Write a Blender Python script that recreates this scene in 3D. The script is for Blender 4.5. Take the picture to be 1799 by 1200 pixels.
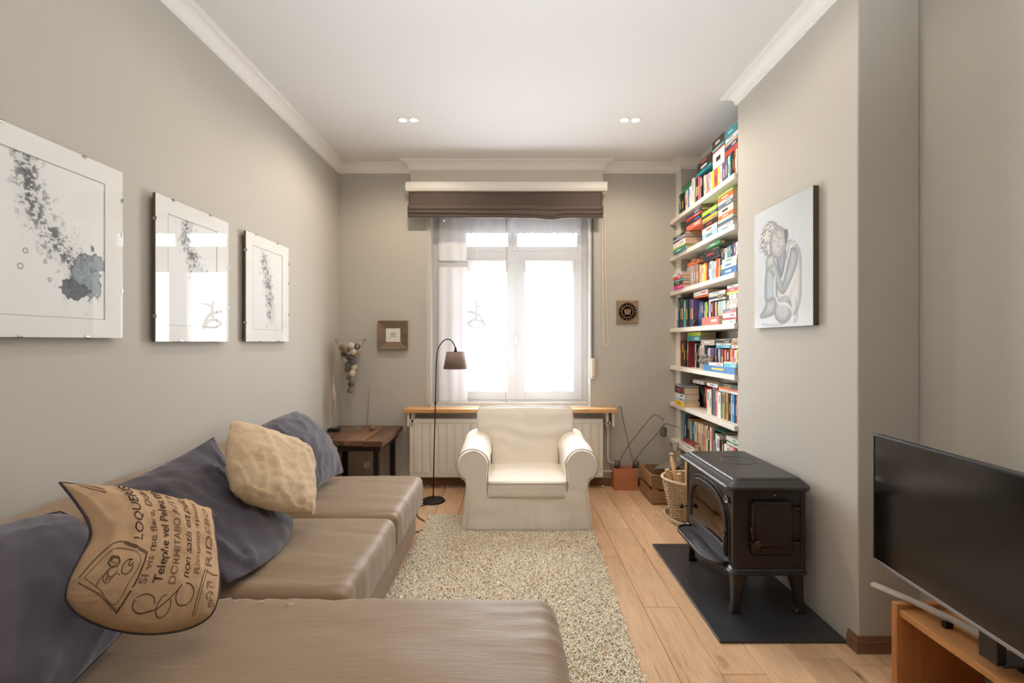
import bpy, bmesh, math, random
import numpy as np
from mathutils import Vector, Matrix, noise
from math import sin, cos, pi, radians as R
random.seed(7)
for o in list(bpy.data.objects): bpy.data.objects.remove(o)
SC = bpy.context.scene
COL = SC.collection
H = 1.41; F = 830.0
# ---------------- camera, sky, exposure ----------------
cam_d = bpy.data.cameras.new('camera'); cam = bpy.data.objects.new('camera', cam_d); COL.objects.link(cam)
cam.location = (0, 0, H); cam.rotation_euler = (R(90), 0, 0)
cam_d.sensor_width = 36; cam_d.lens = F/1799*36; cam_d.clip_start = .05
SC.camera = cam
SC.view_settings.view_transform = 'Standard'; SC.view_settings.look = 'None'
SC.view_settings.gamma = 1; SC.view_settings.use_curve_mapping = False
SC.view_settings.exposure = 0.46
W = bpy.data.worlds.new('overcast_sky'); SC.world = W; W.use_nodes = True
bg = W.node_tree.nodes['Background']; bg.inputs[0].default_value = (.90, .96, 1.03, 1); bg.inputs[1].default_value = 16.5
SC.cycles.max_bounces = 10; SC.cycles.diffuse_bounces = 6; SC.cycles.transparent_max_bounces = 16
SC.cycles.sample_clamp_indirect = 6
SC.cycles.use_denoising = True
def area(name, loc, rot, sx, sy, power=1, portal=False, color=(1, 1, 1)):
    l = bpy.data.lights.new(name, 'AREA'); l.shape = 'RECTANGLE'; l.size = sx; l.size_y = sy; l.energy = power; l.color = color
    l.cycles.is_portal = portal
    o = bpy.data.objects.new(name, l); COL.objects.link(o); o.location = loc; o.rotation_euler = rot; return o
area('window_portal', (-.02, 4.93, 1.75), (R(-90), 0, 0), 1.56, 1.95, portal=True)
# added fill light behind the camera, bounced off the ceiling to brighten the room
def spot(name, loc, rot, power, angle, color=(1, 1, 1), rad=.05, blend=.6):
    l = bpy.data.lights.new(name, 'SPOT'); l.energy = power; l.spot_size = R(angle); l.spot_blend = blend; l.color = color; l.shadow_soft_size = rad
    o = bpy.data.objects.new(name, l); COL.objects.link(o); o.location = loc; o.rotation_euler = rot; return o
spot('bounce_fill', (.1, -.3, 1.75), (R(150), 0, 0), 335, 110, (.92, .97, 1.04), .25, 1.0)
LAMP_W = 17

# ---------------- helpers ----------------
def lin(c):
    return tuple((x/255/12.92 if x/255 <= .04045 else ((x/255+.055)/1.055)**2.4) for x in c)+(1,)
def P(name, c, rough=.6, metal=0, spec=.4, bump=None, var=None, stretch=(1, 1, 1), coat=0, sheen=0, rnd=0, coord='Object', c2=None):
    """procedural principled material: var=(scale, amount) colour noise, bump=(scale, strength)"""
    m = bpy.data.materials.new(name); m.use_nodes = True; nt = m.node_tree; b = nt.nodes['Principled BSDF']
    N, L = nt.nodes.new, nt.links.new
    col = lin(c); b.inputs['Base Color'].default_value = col
    b.inputs['Roughness'].default_value = rough; b.inputs['Metallic'].default_value = metal
    b.inputs['Specular IOR Level'].default_value = spec
    b.inputs['Coat Weight'].default_value = coat; b.inputs['Sheen Weight'].default_value = sheen
    m.diffuse_color = col
    tc = N('ShaderNodeTexCoord'); mp = N('ShaderNodeMapping'); mp.inputs['Scale'].default_value = stretch
    L(tc.outputs[coord], mp.inputs[0])
    src = mp.outputs[0]
    if rnd:
        oi = N('ShaderNodeObjectInfo'); ad = N('ShaderNodeVectorMath'); ad.operation = 'ADD'
        sc = N('ShaderNodeMath'); sc.operation = 'MULTIPLY'; sc.inputs[1].default_value = 37
        L(oi.outputs['Random'], sc.inputs[0]); L(mp.outputs[0], ad.inputs[0]); L(sc.outputs[0], ad.inputs[1]); src = ad.outputs[0]
    outc = None
    if var or c2:
        vs, va = var or (5, .3)
        nz = N('ShaderNodeTexNoise'); nz.inputs['Scale'].default_value = vs; nz.inputs['Detail'].default_value = 6
        L(src, nz.inputs['Vector'])
        mx = N('ShaderNodeMix'); mx.data_type = 'RGBA'
        cr = N('ShaderNodeMapRange'); cr.inputs['From Min'].default_value = .3; cr.inputs['From Max'].default_value = .7
        L(nz.outputs['Fac'], cr.inputs['Value']); L(cr.outputs[0], mx.inputs[0])
        if c2: mx.inputs[6].default_value = col; mx.inputs[7].default_value = lin(c2)
        else:
            mx.inputs[6].default_value = tuple(x*(1-va) for x in col[:3])+(1,)
            mx.inputs[7].default_value = tuple(min(1, x*(1+va)) for x in col[:3])+(1,)
        outc = mx.outputs[2]
    if rnd:
        hs = N('ShaderNodeHueSaturation'); mr = N('ShaderNodeMapRange')
        mr.inputs['To Min'].default_value = 1-rnd; mr.inputs['To Max'].default_value = 1+rnd
        L(oi.outputs['Random'], mr.inputs['Value']); L(mr.outputs[0], hs.inputs['Value'])
        if outc: L(outc, hs.inputs['Color'])
        else: hs.inputs['Color'].default_value = col
        outc = hs.outputs[0]
    if outc: L(outc, b.inputs['Base Color'])
    if bump:
        bs, bst = bump
        n2 = N('ShaderNodeTexNoise'); n2.inputs['Scale'].default_value = bs; n2.inputs['Detail'].default_value = 4
        L(src, n2.inputs['Vector'])
        bp = N('ShaderNodeBump'); bp.inputs['Strength'].default_value = bst; bp.inputs['Distance'].default_value = .004
        L(n2.outputs['Fac'], bp.inputs['Height']); L(bp.outputs[0], b.inputs['Normal'])
    m['principled'] = 1
    return m
def weave(m, scale=900, strength=.25, dist=.001):
    """adds a fine woven thread relief on top of a material"""
    nt = m.node_tree; N, L = nt.nodes.new, nt.links.new; b = nt.nodes['Principled BSDF']
    tc = N('ShaderNodeTexCoord'); h = None
    for st in ((1, .06, 1), (.06, 1, .06)):
        mp = N('ShaderNodeMapping'); mp.inputs['Scale'].default_value = st; L(tc.outputs['Object'], mp.inputs[0])
        nz = N('ShaderNodeTexNoise'); nz.inputs['Scale'].default_value = scale; nz.inputs['Detail'].default_value = 2
        L(mp.outputs[0], nz.inputs[0])
        if h is None: h = nz.outputs['Fac']
        else:
            a = N('ShaderNodeMath'); L(h, a.inputs[0]); L(nz.outputs['Fac'], a.inputs[1]); h = a.outputs[0]
    bp = N('ShaderNodeBump'); bp.inputs['Strength'].default_value = strength; bp.inputs['Distance'].default_value = dist
    L(h, bp.inputs['Height'])
    lk = b.inputs['Normal'].links
    if lk: L(lk[0].from_socket, bp.inputs['Normal'])
    L(bp.outputs[0], b.inputs['Normal'])
    return m
def wood(name, c1, c2, axis='Y', scale=9, rough=.45, knots=True, rnd=.08, bump=.15, knotc=(70, 45, 30), coat=0, c3=None):
    m = bpy.data.materials.new(name); m.use_nodes = True; nt = m.node_tree; b = nt.nodes['Principled BSDF']
    N, L = nt.nodes.new, nt.links.new; m.diffuse_color = lin(c1)
    b.inputs['Roughness'].default_value = rough; b.inputs['Coat Weight'].default_value = coat; b.inputs['Specular IOR Level'].default_value = .4
    tc = N('ShaderNodeTexCoord'); oi = N('ShaderNodeObjectInfo'); k = N('ShaderNodeMath'); k.operation = 'MULTIPLY'; k.inputs[1].default_value = 53
    L(oi.outputs['Random'], k.inputs[0]); ad = N('ShaderNodeVectorMath'); L(tc.outputs['Object'], ad.inputs[0]); L(k.outputs[0], ad.inputs[1])
    mp = N('ShaderNodeMapping'); i = 'XYZ'.index(axis); s = [1, 1, 1]; s[i] = .1; mp.inputs['Scale'].default_value = s
    L(ad.outputs[0], mp.inputs[0])
    # low frequency warp of the grain
    nw = N('ShaderNodeTexNoise'); nw.inputs['Scale'].default_value = 3; L(mp.outputs[0], nw.inputs[0])
    wm = N('ShaderNodeVectorMath'); wm.operation = 'MULTIPLY_ADD'; wm.inputs[1].default_value = (.12, .12, .12)
    L(nw.outputs['Color'], wm.inputs[0]); L(mp.outputs[0], wm.inputs[2])
    n1 = N('ShaderNodeTexNoise'); n1.inputs['Scale'].default_value = scale; n1.inputs['Detail'].default_value = 8; n1.inputs['Roughness'].default_value = .65
    L(wm.outputs[0], n1.inputs[0])
    n2 = N('ShaderNodeTexNoise'); n2.inputs['Scale'].default_value = scale*9; n2.inputs['Detail'].default_value = 3
    L(wm.outputs[0], n2.inputs[0])
    mx = N('ShaderNodeMix'); mx.data_type = 'RGBA'; mr = N('ShaderNodeMapRange'); mr.inputs['From Min'].default_value = .3; mr.inputs['From Max'].default_value = .7
    L(n1.outputs['Fac'], mr.inputs[0]); L(mr.outputs[0], mx.inputs[0]); mx.inputs[6].default_value = lin(c1); mx.inputs[7].default_value = lin(c2)
    m2 = N('ShaderNodeMix'); m2.data_type = 'RGBA'; m2.blend_type = 'MULTIPLY'; m2.inputs[0].default_value = .35
    r2 = N('ShaderNodeMapRange'); r2.inputs['From Min'].default_value = .35; r2.inputs['From Max'].default_value = .6; r2.inputs['To Min'].default_value = .6; r2.inputs['To Max'].default_value = 1
    L(n2.outputs['Fac'], r2.inputs[0]); L(mx.outputs[2], m2.inputs[6]); L(r2.outputs[0], m2.inputs[7])
    out = m2.outputs[2]
    if knots:
        mk = N('ShaderNodeMapping'); s = [6.5, 6.5, 6.5]; s[i] = 3.4; mk.inputs['Scale'].default_value = s; L(ad.outputs[0], mk.inputs[0])
        nk = N('ShaderNodeVectorMath'); nk.operation = 'MULTIPLY_ADD'; nk.inputs[1].default_value = (.25, .25, .25)
        nn = N('ShaderNodeTexNoise'); nn.inputs['Scale'].default_value = 6; L(mk.outputs[0], nn.inputs[0]); L(nn.outputs['Color'], nk.inputs[0]); L(mk.outputs[0], nk.inputs[2])
        vo = N('ShaderNodeTexVoronoi'); vo.inputs['Scale'].default_value = .8; L(nk.outputs[0], vo.inputs['Vector'])
        kr = N('ShaderNodeMapRange'); kr.inputs['From Min'].default_value = .05; kr.inputs['From Max'].default_value = .20; kr.inputs['To Min'].default_value = .9; kr.inputs['To Max'].default_value = 0
        L(vo.outputs['Distance'], kr.inputs[0]); m3 = N('ShaderNodeMix'); m3.data_type = 'RGBA'
        L(kr.outputs[0], m3.inputs[0]); L(out, m3.inputs[6]); m3.inputs[7].default_value = lin(knotc); out = m3.outputs[2]
        # dark cracks along the grain
        mc = N('ShaderNodeMapping'); s = [9, 9, 9]; s[i] = .8; mc.inputs['Scale'].default_value = s; L(ad.outputs[0], mc.inputs[0])
        nc = N('ShaderNodeTexNoise'); nc.inputs['Scale'].default_value = 1.6; nc.inputs['Detail'].default_value = 8; nc.inputs['Roughness'].default_value = .7; L(mc.outputs[0], nc.inputs[0])
        kc = N('ShaderNodeMapRange'); kc.inputs['From Min'].default_value = .60; kc.inputs['From Max'].default_value = .70; kc.inputs['To Max'].default_value = .6
        L(nc.outputs['Fac'], kc.inputs[0]); m4 = N('ShaderNodeMix'); m4.data_type = 'RGBA'; L(kc.outputs[0], m4.inputs[0]); L(out, m4.inputs[6]); m4.inputs[7].default_value = lin(knotc); out = m4.outputs[2]
    hs = N('ShaderNodeHueSaturation'); hr = N('ShaderNodeMapRange'); hr.inputs['To Min'].default_value = 1-rnd; hr.inputs['To Max'].default_value = 1+rnd
    L(oi.outputs['Random'], hr.inputs[0]); L(hr.outputs[0], hs.inputs['Value']); L(out, hs.inputs['Color']); L(hs.outputs[0], b.inputs['Base Color'])
    bp = N('ShaderNodeBump'); bp.inputs['Strength'].default_value = bump; bp.inputs['Distance'].default_value = .002
    L(n2.outputs['Fac'], bp.inputs['Height']); L(bp.outputs[0], b.inputs['Normal'])
    return m
def clear_glass(name, refl=.06, tint=(1, 1, 1, 1), rough=0.0, ior=1.45):
    m = bpy.data.materials.new(name); m.use_nodes = True; nt = m.node_tree; nt.nodes.clear(); N, L = nt.nodes.new, nt.links.new
    o = N('ShaderNodeOutputMaterial'); t = N('ShaderNodeBsdfTransparent'); t.inputs[0].default_value = tint
    g = N('ShaderNodeBsdfGlossy'); g.inputs['Roughness'].default_value = rough; f = N('ShaderNodeFresnel'); gm = N('ShaderNodeNewGeometry'); mr = N('ShaderNodeMapRange'); mr.inputs['To Min'].default_value = ior; mr.inputs['To Max'].default_value = 1/ior; L(gm.outputs['Backfacing'], mr.inputs[0]); L(mr.outputs[0], f.inputs[0])
    mx = N('ShaderNodeMixShader'); L(f.outputs[0], mx.inputs[0]); L(t.outputs[0], mx.inputs[1]); L(g.outputs[0], mx.inputs[2]); L(mx.outputs[0], o.inputs[0])
    return m
def cloth_sheer(name, color, opacity, trans=.55):
    m = bpy.data.materials.new(name); m.use_nodes = True; nt = m.node_tree; nt.nodes.clear(); N, L = nt.nodes.new, nt.links.new
    o = N('ShaderNodeOutputMaterial'); t = N('ShaderNodeBsdfTransparent'); d = N('ShaderNodeBsdfDiffuse'); s = N('ShaderNodeBsdfTranslucent')
    d.inputs[0].default_value = lin(color); s.inputs[0].default_value = lin(color)
    a = N('ShaderNodeMixShader'); a.inputs[0].default_value = trans; L(d.outputs[0], a.inputs[1]); L(s.outputs[0], a.inputs[2])
    mx = N('ShaderNodeMixShader'); mx.inputs[0].default_value = opacity; L(t.outputs[0], mx.inputs[1]); L(a.outputs[0], mx.inputs[2]); L(mx.outputs[0], o.inputs[0])
    return m
def emit(name, color, s):
    m = bpy.data.materials.new(name); m.use_nodes = True; b = m.node_tree.nodes['Principled BSDF']
    b.inputs['Base Color'].default_value = lin(color); b.inputs['Emission Color'].default_value = lin(color); b.inputs['Emission Strength'].default_value = s
    return m
def attr_mat(name, rough=.7):
    m = bpy.data.materials.new(name); m.use_nodes = True; nt = m.node_tree; b = nt.nodes['Principled BSDF']; b.inputs['Roughness'].default_value = rough
    a = nt.nodes.new('ShaderNodeVertexColor'); a.layer_name = 'paint'; nt.links.new(a.outputs[0], b.inputs['Base Color']); return m

ORG = {}
class MB:
    def __init__(s): s.v = []; s.f = []; s.sm = []
    def add(s, vs, fs, smooth=False):
        k = len(s.v); s.v += [tuple(p) for p in vs]; s.f += [tuple(i+k for i in f) for f in fs]; s.sm += [smooth]*len(fs); return s
    def box(s, x0, x1, y0, y1, z0, z1, M=None):
        if x0 > x1: x0, x1 = x1, x0
        if y0 > y1: y0, y1 = y1, y0
        if z0 > z1: z0, z1 = z1, z0
        vs = [(x0, y0, z0), (x1, y0, z0), (x1, y1, z0), (x0, y1, z0), (x0, y0, z1), (x1, y0, z1), (x1, y1, z1), (x0, y1, z1)]
        if M: vs = [M @ Vector(p) for p in vs]
        return s.add(vs, [(0, 3, 2, 1), (4, 5, 6, 7), (0, 1, 5, 4), (1, 2, 6, 5), (2, 3, 7, 6), (3, 0, 4, 7)])
    def tube(s, pts, r, seg=10, closed=False, smooth=True, flat=1.0):
        pts = [Vector(p) for p in pts]; n = len(pts); rr = r if isinstance(r, (list, tuple)) else [r]*n
        ts = []
        for i in range(n):
            a = pts[(i-1) % n] if (closed or i > 0) else pts[i]; b = pts[(i+1) % n] if (closed or i < n-1) else pts[i]
            ts.append((b-a).normalized())
        up = Vector((0, 0, 1)) if abs(ts[0].z) < .9 else Vector((1, 0, 0))
        nx = ts[0].cross(up).normalized(); vs = []
        for i in range(n):
            nx = (nx-ts[i]*nx.dot(ts[i])).normalized(); ny = ts[i].cross(nx)
            for j in range(seg):
                a = 2*pi*j/seg; vs.append(pts[i]+nx*cos(a)*rr[i]+ny*sin(a)*rr[i]*flat)
        fs = []
        for i in range(n if closed else n-1):
            for j in range(seg):
                a = i*seg+j; b = i*seg+(j+1) % seg; c = ((i+1) % n)*seg+(j+1) % seg; d = ((i+1) % n)*seg+j; fs.append((a, b, c, d))
        s.add(vs, fs, smooth)
        if not closed:
            k = len(s.v)-n*seg; s.f += [tuple(k+j for j in range(seg-1, -1, -1)), tuple(k+(n-1)*seg+j for j in range(seg))]; s.sm += [False, False]
        return s
    def lathe(s, prof, c=(0, 0, 0), seg=24, smooth=True, M=None, closed=False):
        vs = []; fs = []; n = len(prof)
        for (r, z) in prof:
            for j in range(seg):
                a = 2*pi*j/seg; p = Vector((r*cos(a), r*sin(a), z)); p = (M @ p) if M else p+Vector(c); vs.append(p)
        for i in range(n if closed else n-1):
            for j in range(seg):
                i2 = (i+1) % n; fs.append((i*seg+j, i*seg+(j+1) % seg, i2*seg+(j+1) % seg, i2*seg+j))
        if not closed:
            fs += [tuple(range(seg-1, -1, -1)), tuple((n-1)*seg+j for j in range(seg))]
        return s.add(vs, fs, smooth)
    def prism(s, poly, fn, a, b, smooth=False, caps=True):
        """extrude the 2D polygon between parameters a and b; fn(u, v, w) -> 3D"""
        n = len(poly); vs = [fn(u, v, a) for u, v in poly]+[fn(u, v, b) for u, v in poly]
        fs = [(i, (i+1) % n, n+(i+1) % n, n+i) for i in range(n)]
        s.add(vs, fs, smooth)
        if caps:
            k = len(s.v)-2*n; s.f += [tuple(k+i for i in range(n-1, -1, -1)), tuple(k+n+i for i in range(n))]; s.sm += [False, False]
        return s
    def ring(s, outer, inner, fn, a, b, smooth=False):
        n = len(outer); vs = [fn(u, v, w) for w in (a, b) for pl in (outer, inner) for u, v in pl]
        fs = []
        for i in range(n):
            j = (i+1) % n
            fs += [(i, j, n+j, n+i), (2*n+i, 3*n+i, 3*n+j, 2*n+j), (i, 2*n+i, 2*n+j, j), (n+i, n+j, 3*n+j, 3*n+i)]
        return s.add(vs, fs, smooth)
    def lat(s, n, fn, smooth=True):
        """lattice on the surface of the cube [-1,1]^3 with n=(nx,ny,nz) cells, mapped by fn(Vector)"""
        idx = {}; vs = []; fs = []
        def vid(i, j, k):
            t = (i, j, k)
            if t not in idx:
                idx[t] = len(vs); vs.append(fn(Vector((2*i/n[0]-1, 2*j/n[1]-1, 2*k/n[2]-1))))
            return idx[t]
        for i in range(n[0]):
            for j in range(n[1]):
                fs.append((vid(i, j, n[2]), vid(i+1, j, n[2]), vid(i+1, j+1, n[2]), vid(i, j+1, n[2])))
                fs.append((vid(i, j, 0), vid(i, j+1, 0), vid(i+1, j+1, 0), vid(i+1, j, 0)))
        for i in range(n[0]):
            for k in range(n[2]):
                fs.append((vid(i, 0, k), vid(i+1, 0, k), vid(i+1, 0, k+1), vid(i, 0, k+1)))
                fs.append((vid(i, n[1], k), vid(i, n[1], k+1), vid(i+1, n[1], k+1), vid(i+1, n[1], k)))
        for j in range(n[1]):
            for k in range(n[2]):
                fs.append((vid(0, j, k), vid(0, j, k+1), vid(0, j+1, k+1), vid(0, j+1, k)))
                fs.append((vid(n[0], j, k), vid(n[0], j+1, k), vid(n[0], j+1, k+1), vid(n[0], j, k+1)))
        return s.add(vs, fs, smooth)
    def blob(s, c, r, M=None, seg=12, rings=8, fn=None):
        vs = []; fs = []
        rr = r if isinstance(r, (list, tuple)) else (r, r, r)
        for i in range(rings+1):
            t = pi*i/rings
            for j in range(seg):
                a = 2*pi*j/seg; p = Vector((sin(t)*cos(a)*rr[0], sin(t)*sin(a)*rr[1], -cos(t)*rr[2]))
                if fn: p = fn(p)
                vs.append((M @ p if M else p)+Vector(c))
        for i in range(rings):
            for j in range(seg): fs.append((i*seg+j, i*seg+(j+1) % seg, (i+1)*seg+(j+1) % seg, (i+1)*seg+j))
        return s.add(vs, fs, True)
    def build(s, name, mat, parent=None, bevel=0, org=None, bseg=2, weld=False, smooth_angle=None):
        if parent is not None: org = ORG[parent.name]
        elif org is None:
            a = np.array(s.v); org = Vector(((a[:, 0].min()+a[:, 0].max())/2, (a[:, 1].min()+a[:, 1].max())/2, a[:, 2].min()))
        org = Vector(org)
        me = bpy.data.meshes.new(name); me.from_pydata([(p[0]-org.x, p[1]-org.y, p[2]-org.z) for p in s.v], [], s.f)
        me.polygons.foreach_set('use_smooth', s.sm)
        if weld:
            bm = bmesh.new(); bm.from_mesh(me); bmesh.ops.remove_doubles(bm, verts=bm.verts, dist=1e-5); bmesh.ops.recalc_face_normals(bm, faces=bm.faces); bm.to_mesh(me); bm.free()
        me.materials.append(mat); me.update()
        o = bpy.data.objects.new(name, me); COL.objects.link(o)
        if parent is not None: o.parent = parent
        else: o.location = org
        ORG[o.name] = org
        if bevel:
            b = o.modifiers.new('bevel', 'BEVEL'); b.width = bevel; b.segments = bseg; b.limit_method = 'ANGLE'; b.harden_normals = False
        return o
def root(name, loc, label, cat, group=None):
    o = bpy.data.objects.new(name, None); COL.objects.link(o); o.location = loc; o.empty_display_size = .05
    o['label'] = label; o['category'] = cat
    if group: o['group'] = group
    ORG[o.name] = Vector(loc); return o
def tag(o, label, cat, group=None, kind=None):
    o['label'] = label; o['category'] = cat
    if group: o['group'] = group
    if kind: o['kind'] = kind
    return o
def struct(o, label=None):
    o['kind'] = 'structure'
    if label: o['label'] = label
    return o
def lab(o, label): o['label'] = label; return o
def px(x, y, d): return Vector(((x-900)*d/F, d, H-(y-600)*d/F))
def fbm(p, o=3): return noise.fractal(p, 1.0, 2.0, o)
def bez(pts, n=12):
    """Catmull-Rom through pts"""
    pts = [Vector(p) for p in pts]; out = []
    for i in range(len(pts)-1):
        p0 = pts[max(i-1, 0)]; p1 = pts[i]; p2 = pts[i+1]; p3 = pts[min(i+2, len(pts)-1)]
        for k in range(n):
            t = k/n; out.append(.5*((2*p1)+(p2-p0)*t+(2*p0-5*p1+4*p2-p3)*t*t+(3*p1-p0-3*p2+p3)*t**3))
    return out+[pts[-1]]
# ---------------- materials ----------------
m_wall = P('greige_wall_paint', (189, 184, 174), rough=.75, spec=.25, var=(1.2, .012), bump=(60, .05))
m_ceil = P('ceiling_paint', (224, 222, 219), rough=.85, spec=.2)
m_white = P('white_gloss_paint', (236, 231, 221), rough=.4, spec=.4)
m_crown = P('plaster_cornice_paint', (236, 232, 225), rough=.6)
m_oak = wood('brushed_oak_floor', (226, 190, 152), (206, 164, 124), 'Y', 7, rough=.42, knotc=(96, 66, 48), rnd=.09)
m_base = wood('stained_oak_baseboard', (140, 106, 78), (112, 82, 60), 'X', 9, rough=.45, knots=False)
m_dark = P('floor_gap', (60, 42, 30), rough=.9)
m_shelf = P('cream_shelf_paint', (232, 225, 212), rough=.45, spec=.4)
m_sofa = weave(P('olive_brown_linen', (138, 113, 84), rough=.55, sheen=.25, var=(14, .045), bump=(30, .33), stretch=(.35, 2.2, 1)), 700, .3)
m_sofab = weave(P('olive_brown_cover', (148, 124, 98), rough=.75, sheen=.2, var=(6, .05)), 700, .3)
m_slate = weave(P('slate_linen', (74, 68, 76), rough=.85, sheen=.35, var=(9, .10), bump=(14, .35)), 600, .4)
m_natural = weave(P('natural_linen', (197, 172, 138), rough=.9, sheen=.2, var=(60, .08), bump=(70, .2)), 420, .5, .0012)
m_print = weave(P('printed_jute_linen', (184, 150, 114), rough=.85, var=(8, .10), bump=(18, .3)), 500, .5)
m_ink = P('brown_ink', (70, 50, 40), rough=.9)
m_inkl = P('faded_brown_ink', (118, 88, 64), rough=.9)
m_pipe = P('dark_stitch_piping', (58, 48, 50), rough=.8)
m_chair = weave(P('cream_cotton_cover', (238, 230, 217), rough=.8, sheen=.2, var=(5, .02), bump=(9, .25)), 900, .15)
m_chairp = P('cream_piping', (196, 182, 162), rough=.8)
m_iron = P('black_cast_iron', (36, 30, 29), rough=.36, spec=.7, bump=(420, .12), var=(8, .15))
m_iron2 = P('worn_iron', (66, 52, 44), rough=.35, metal=.6, spec=.5)
m_chrome = P('satin_steel', (190, 188, 186), rough=.25, metal=1)
m_slateslab = P('black_hearth_slate', (50, 50, 52), rough=.38, spec=.5, var=(3, .2), bump=(40, .1))
m_black = P('black_metal', (36, 31, 30), rough=.45, metal=.3)
m_shade = P('taupe_lampshade', (134, 115, 104), rough=.85)
m_rad = P('radiator_enamel', (232, 226, 214), rough=.35, spec=.45)
m_pine = wood('pine_board', (222, 176, 124), (204, 150, 96), 'X', 8, rough=.45, knots=False, rnd=.03)
m_pineb = wood('oiled_pine_bench', (206, 150, 92), (176, 116, 62), 'Y', 6, rough=.38, knots=True, rnd=.04, knotc=(120, 66, 30))
m_pinev = wood('oiled_pine_panel', (200, 140, 84), (168, 108, 58), 'Z', 6, rough=.38, knots=True, rnd=.04, knotc=(120, 66, 30))
m_rustic = wood('rustic_reclaimed_wood', (134, 98, 72), (92, 64, 46), 'X', 8, rough=.5, rnd=.18, knotc=(45, 30, 22), bump=.5)
m_crate = wood('crate_wood', (172, 134, 94), (134, 100, 68), 'X', 10, rough=.7, rnd=.12, knotc=(50, 36, 26), bump=.5)
m_frame = wood('weathered_frame_wood', (150, 128, 106), (108, 88, 70), 'X', 16, rough=.7, rnd=.1, knotc=(70, 52, 40), bump=.6)
m_sheer = cloth_sheer('sheer_voile', (252, 252, 252), .07, .12)
m_lace = cloth_sheer('lace', (222, 222, 226), 1.0, .04)
m_blind = P('taupe_blind_fabric', (84, 70, 62), rough=.6, sheen=.2, spec=.3)
m_pane = clear_glass('window_glass')
m_pglass = clear_glass('picture_glass', ior=1.32)
m_frame_w = P('window_frame_paint', (176, 175, 173), rough=.5)
m_vglass = clear_glass('vase_glass', ior=1.5, tint=(.985, .99, .985, 1))
m_tv = P('tv_screen', (7, 7, 8), rough=.13, spec=.55)
m_tvb = P('tv_bezel', (24, 24, 26), rough=.3, spec=.5)
m_mat = P('mat_board', (236, 236, 232), rough=.8)
m_backing = P('hardboard_edge', (104, 88, 72), rough=.8)
m_paper = P('book_pages', (214, 194, 164), rough=.9, var=(90, .12), stretch=(1, 1, 6))
m_brick = P('terracotta', (188, 122, 86), rough=.8, var=(12, .1), bump=(120, .3))
m_stone = P('grey_stone', (150, 145, 136), rough=.9, var=(30, .25), bump=(90, .6))
m_wick = P('willow', (196, 170, 136), rough=.6, var=(40, .25))
m_logc = P('split_wood', (206, 166, 122), rough=.8, var=(20, .15), bump=(60, .5))
m_bark = P('bark', (96, 74, 56), rough=.95, var=(20, .3), bump=(50, .8))
m_brass = P('aged_brass', (150, 120, 80), rough=.35, metal=.8)
# ================= SETTING =================
XL, XR, YB, YF, ZC = -1.70, 1.85, 4.63, -2.5, 3.14
XC, YC0, YC1 = 1.57, 2.143, 3.29
YP, XP = 4.51, 1.617
struct(MB().box(XL-.12, XL, YF-.12, YB+.3, -.1, ZC+.1).build('wall_left', m_wall))
struct(MB().box(XR, XR+.12, YF-.12, YB+.3, -.1, ZC+.1).build('wall_right', m_wall))
WX0, WX1, WZ0, WZ1 = -.80, .765, .775, 2.74
b = MB(); b.box(XL, WX0, YB, YB+.3, 0, ZC); b.box(WX1, XR, YB, YB+.3, 0, ZC); b.box(WX0, WX1, YB, YB+.3, 0, WZ0-.01); b.box(WX0, WX1, YB, YB+.3, WZ1, ZC)
struct(b.build('wall_back', m_wall))
struct(MB().box(XL, XR, YF-.12, YF, 0, ZC).build('wall_rear', m_wall))
struct(MB().box(XL, XR, YF, YB, ZC, ZC+.1).build('ceiling', m_ceil))
struct(MB().box(XC, XR, YC0, YC1, 0, ZC).build('wall_chimney', m_wall, bevel=.006))
struct(MB().box(XP, XR, YP, YB, 0, ZC).build('wall_pier', m_wall))
# floor with separate planks
fl = struct(MB().box(XL, XR, YF, YB, -.08, -.012).build('floor', m_dark, org=(0, 0, 0)))
x = .70-.19*13
rj = random.Random(3)
fixed = {0: [3.568, 2.506, .75], 1: [3.9, 2.0], -1: [3.1, 1.2], 2: [2.95, 1.1], 3: [3.6, 2.1]}
for k in range(-13, 8):
    x0 = .70+.19*k; x1 = x0+.19
    if x1 <= XL+.01 or x0 >= XR-.01: continue
    x0 = max(x0, XL); x1 = min(x1, XR)
    ys = [YB]
    if k in fixed: ys += fixed[k]
    else: ys.append(YB-rj.uniform(.5, 1.8))
    while ys[-1]-1.2 > YF+.3: ys.append(ys[-1]-rj.uniform(1.1, 1.9))
    ys.append(YF)
    for a, c in zip(ys[1:], ys[:-1]):
        if c-a < .05: continue
        g = .0010
        MB().box(x0+g, x1-g, a+g, c-g, -.012, 0).build('plank', m_oak, fl, bevel=.0022, bseg=1).data
        bpy.context.view_layer
# cornice, one continuous run
def sweep(path, prof, name, mat, closed=False):
    P2 = [Vector((p[0], p[1])) for p in path]; n = len(P2); b = MB(); rings = []
    for i in range(n):
        d0 = (P2[i]-P2[i-1]).normalized() if i > 0 else None; d1 = (P2[i+1]-P2[i]).normalized() if i < n-1 else None
        nr = lambda d: Vector((d.y, -d.x))
        if d0 is None: m = nr(d1)
        elif d1 is None: m = nr(d0)
        else:
            s = nr(d0)+nr(d1); m = s/(1+nr(d0).dot(nr(d1)))
        rings.append([(P2[i].x+m.x*o, P2[i].y+m.y*o, z) for o, z in prof])
    k = len(prof); vs = [p for r in rings for p in r]; fs = []
    for i in range(n-1):
        for j in range(k): a = i*k+j; c = i*k+(j+1) % k; fs.append((a, c, c+k, a+k))
    fs += [tuple(range(k-1, -1, -1)), tuple((n-1)*k+j for j in range(k))]
    b.add(vs, fs); return b.build(name, mat)
cp = [(0, ZC), (0, ZC-.085), (.008, ZC-.085), (.010, ZC-.077)]
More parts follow.
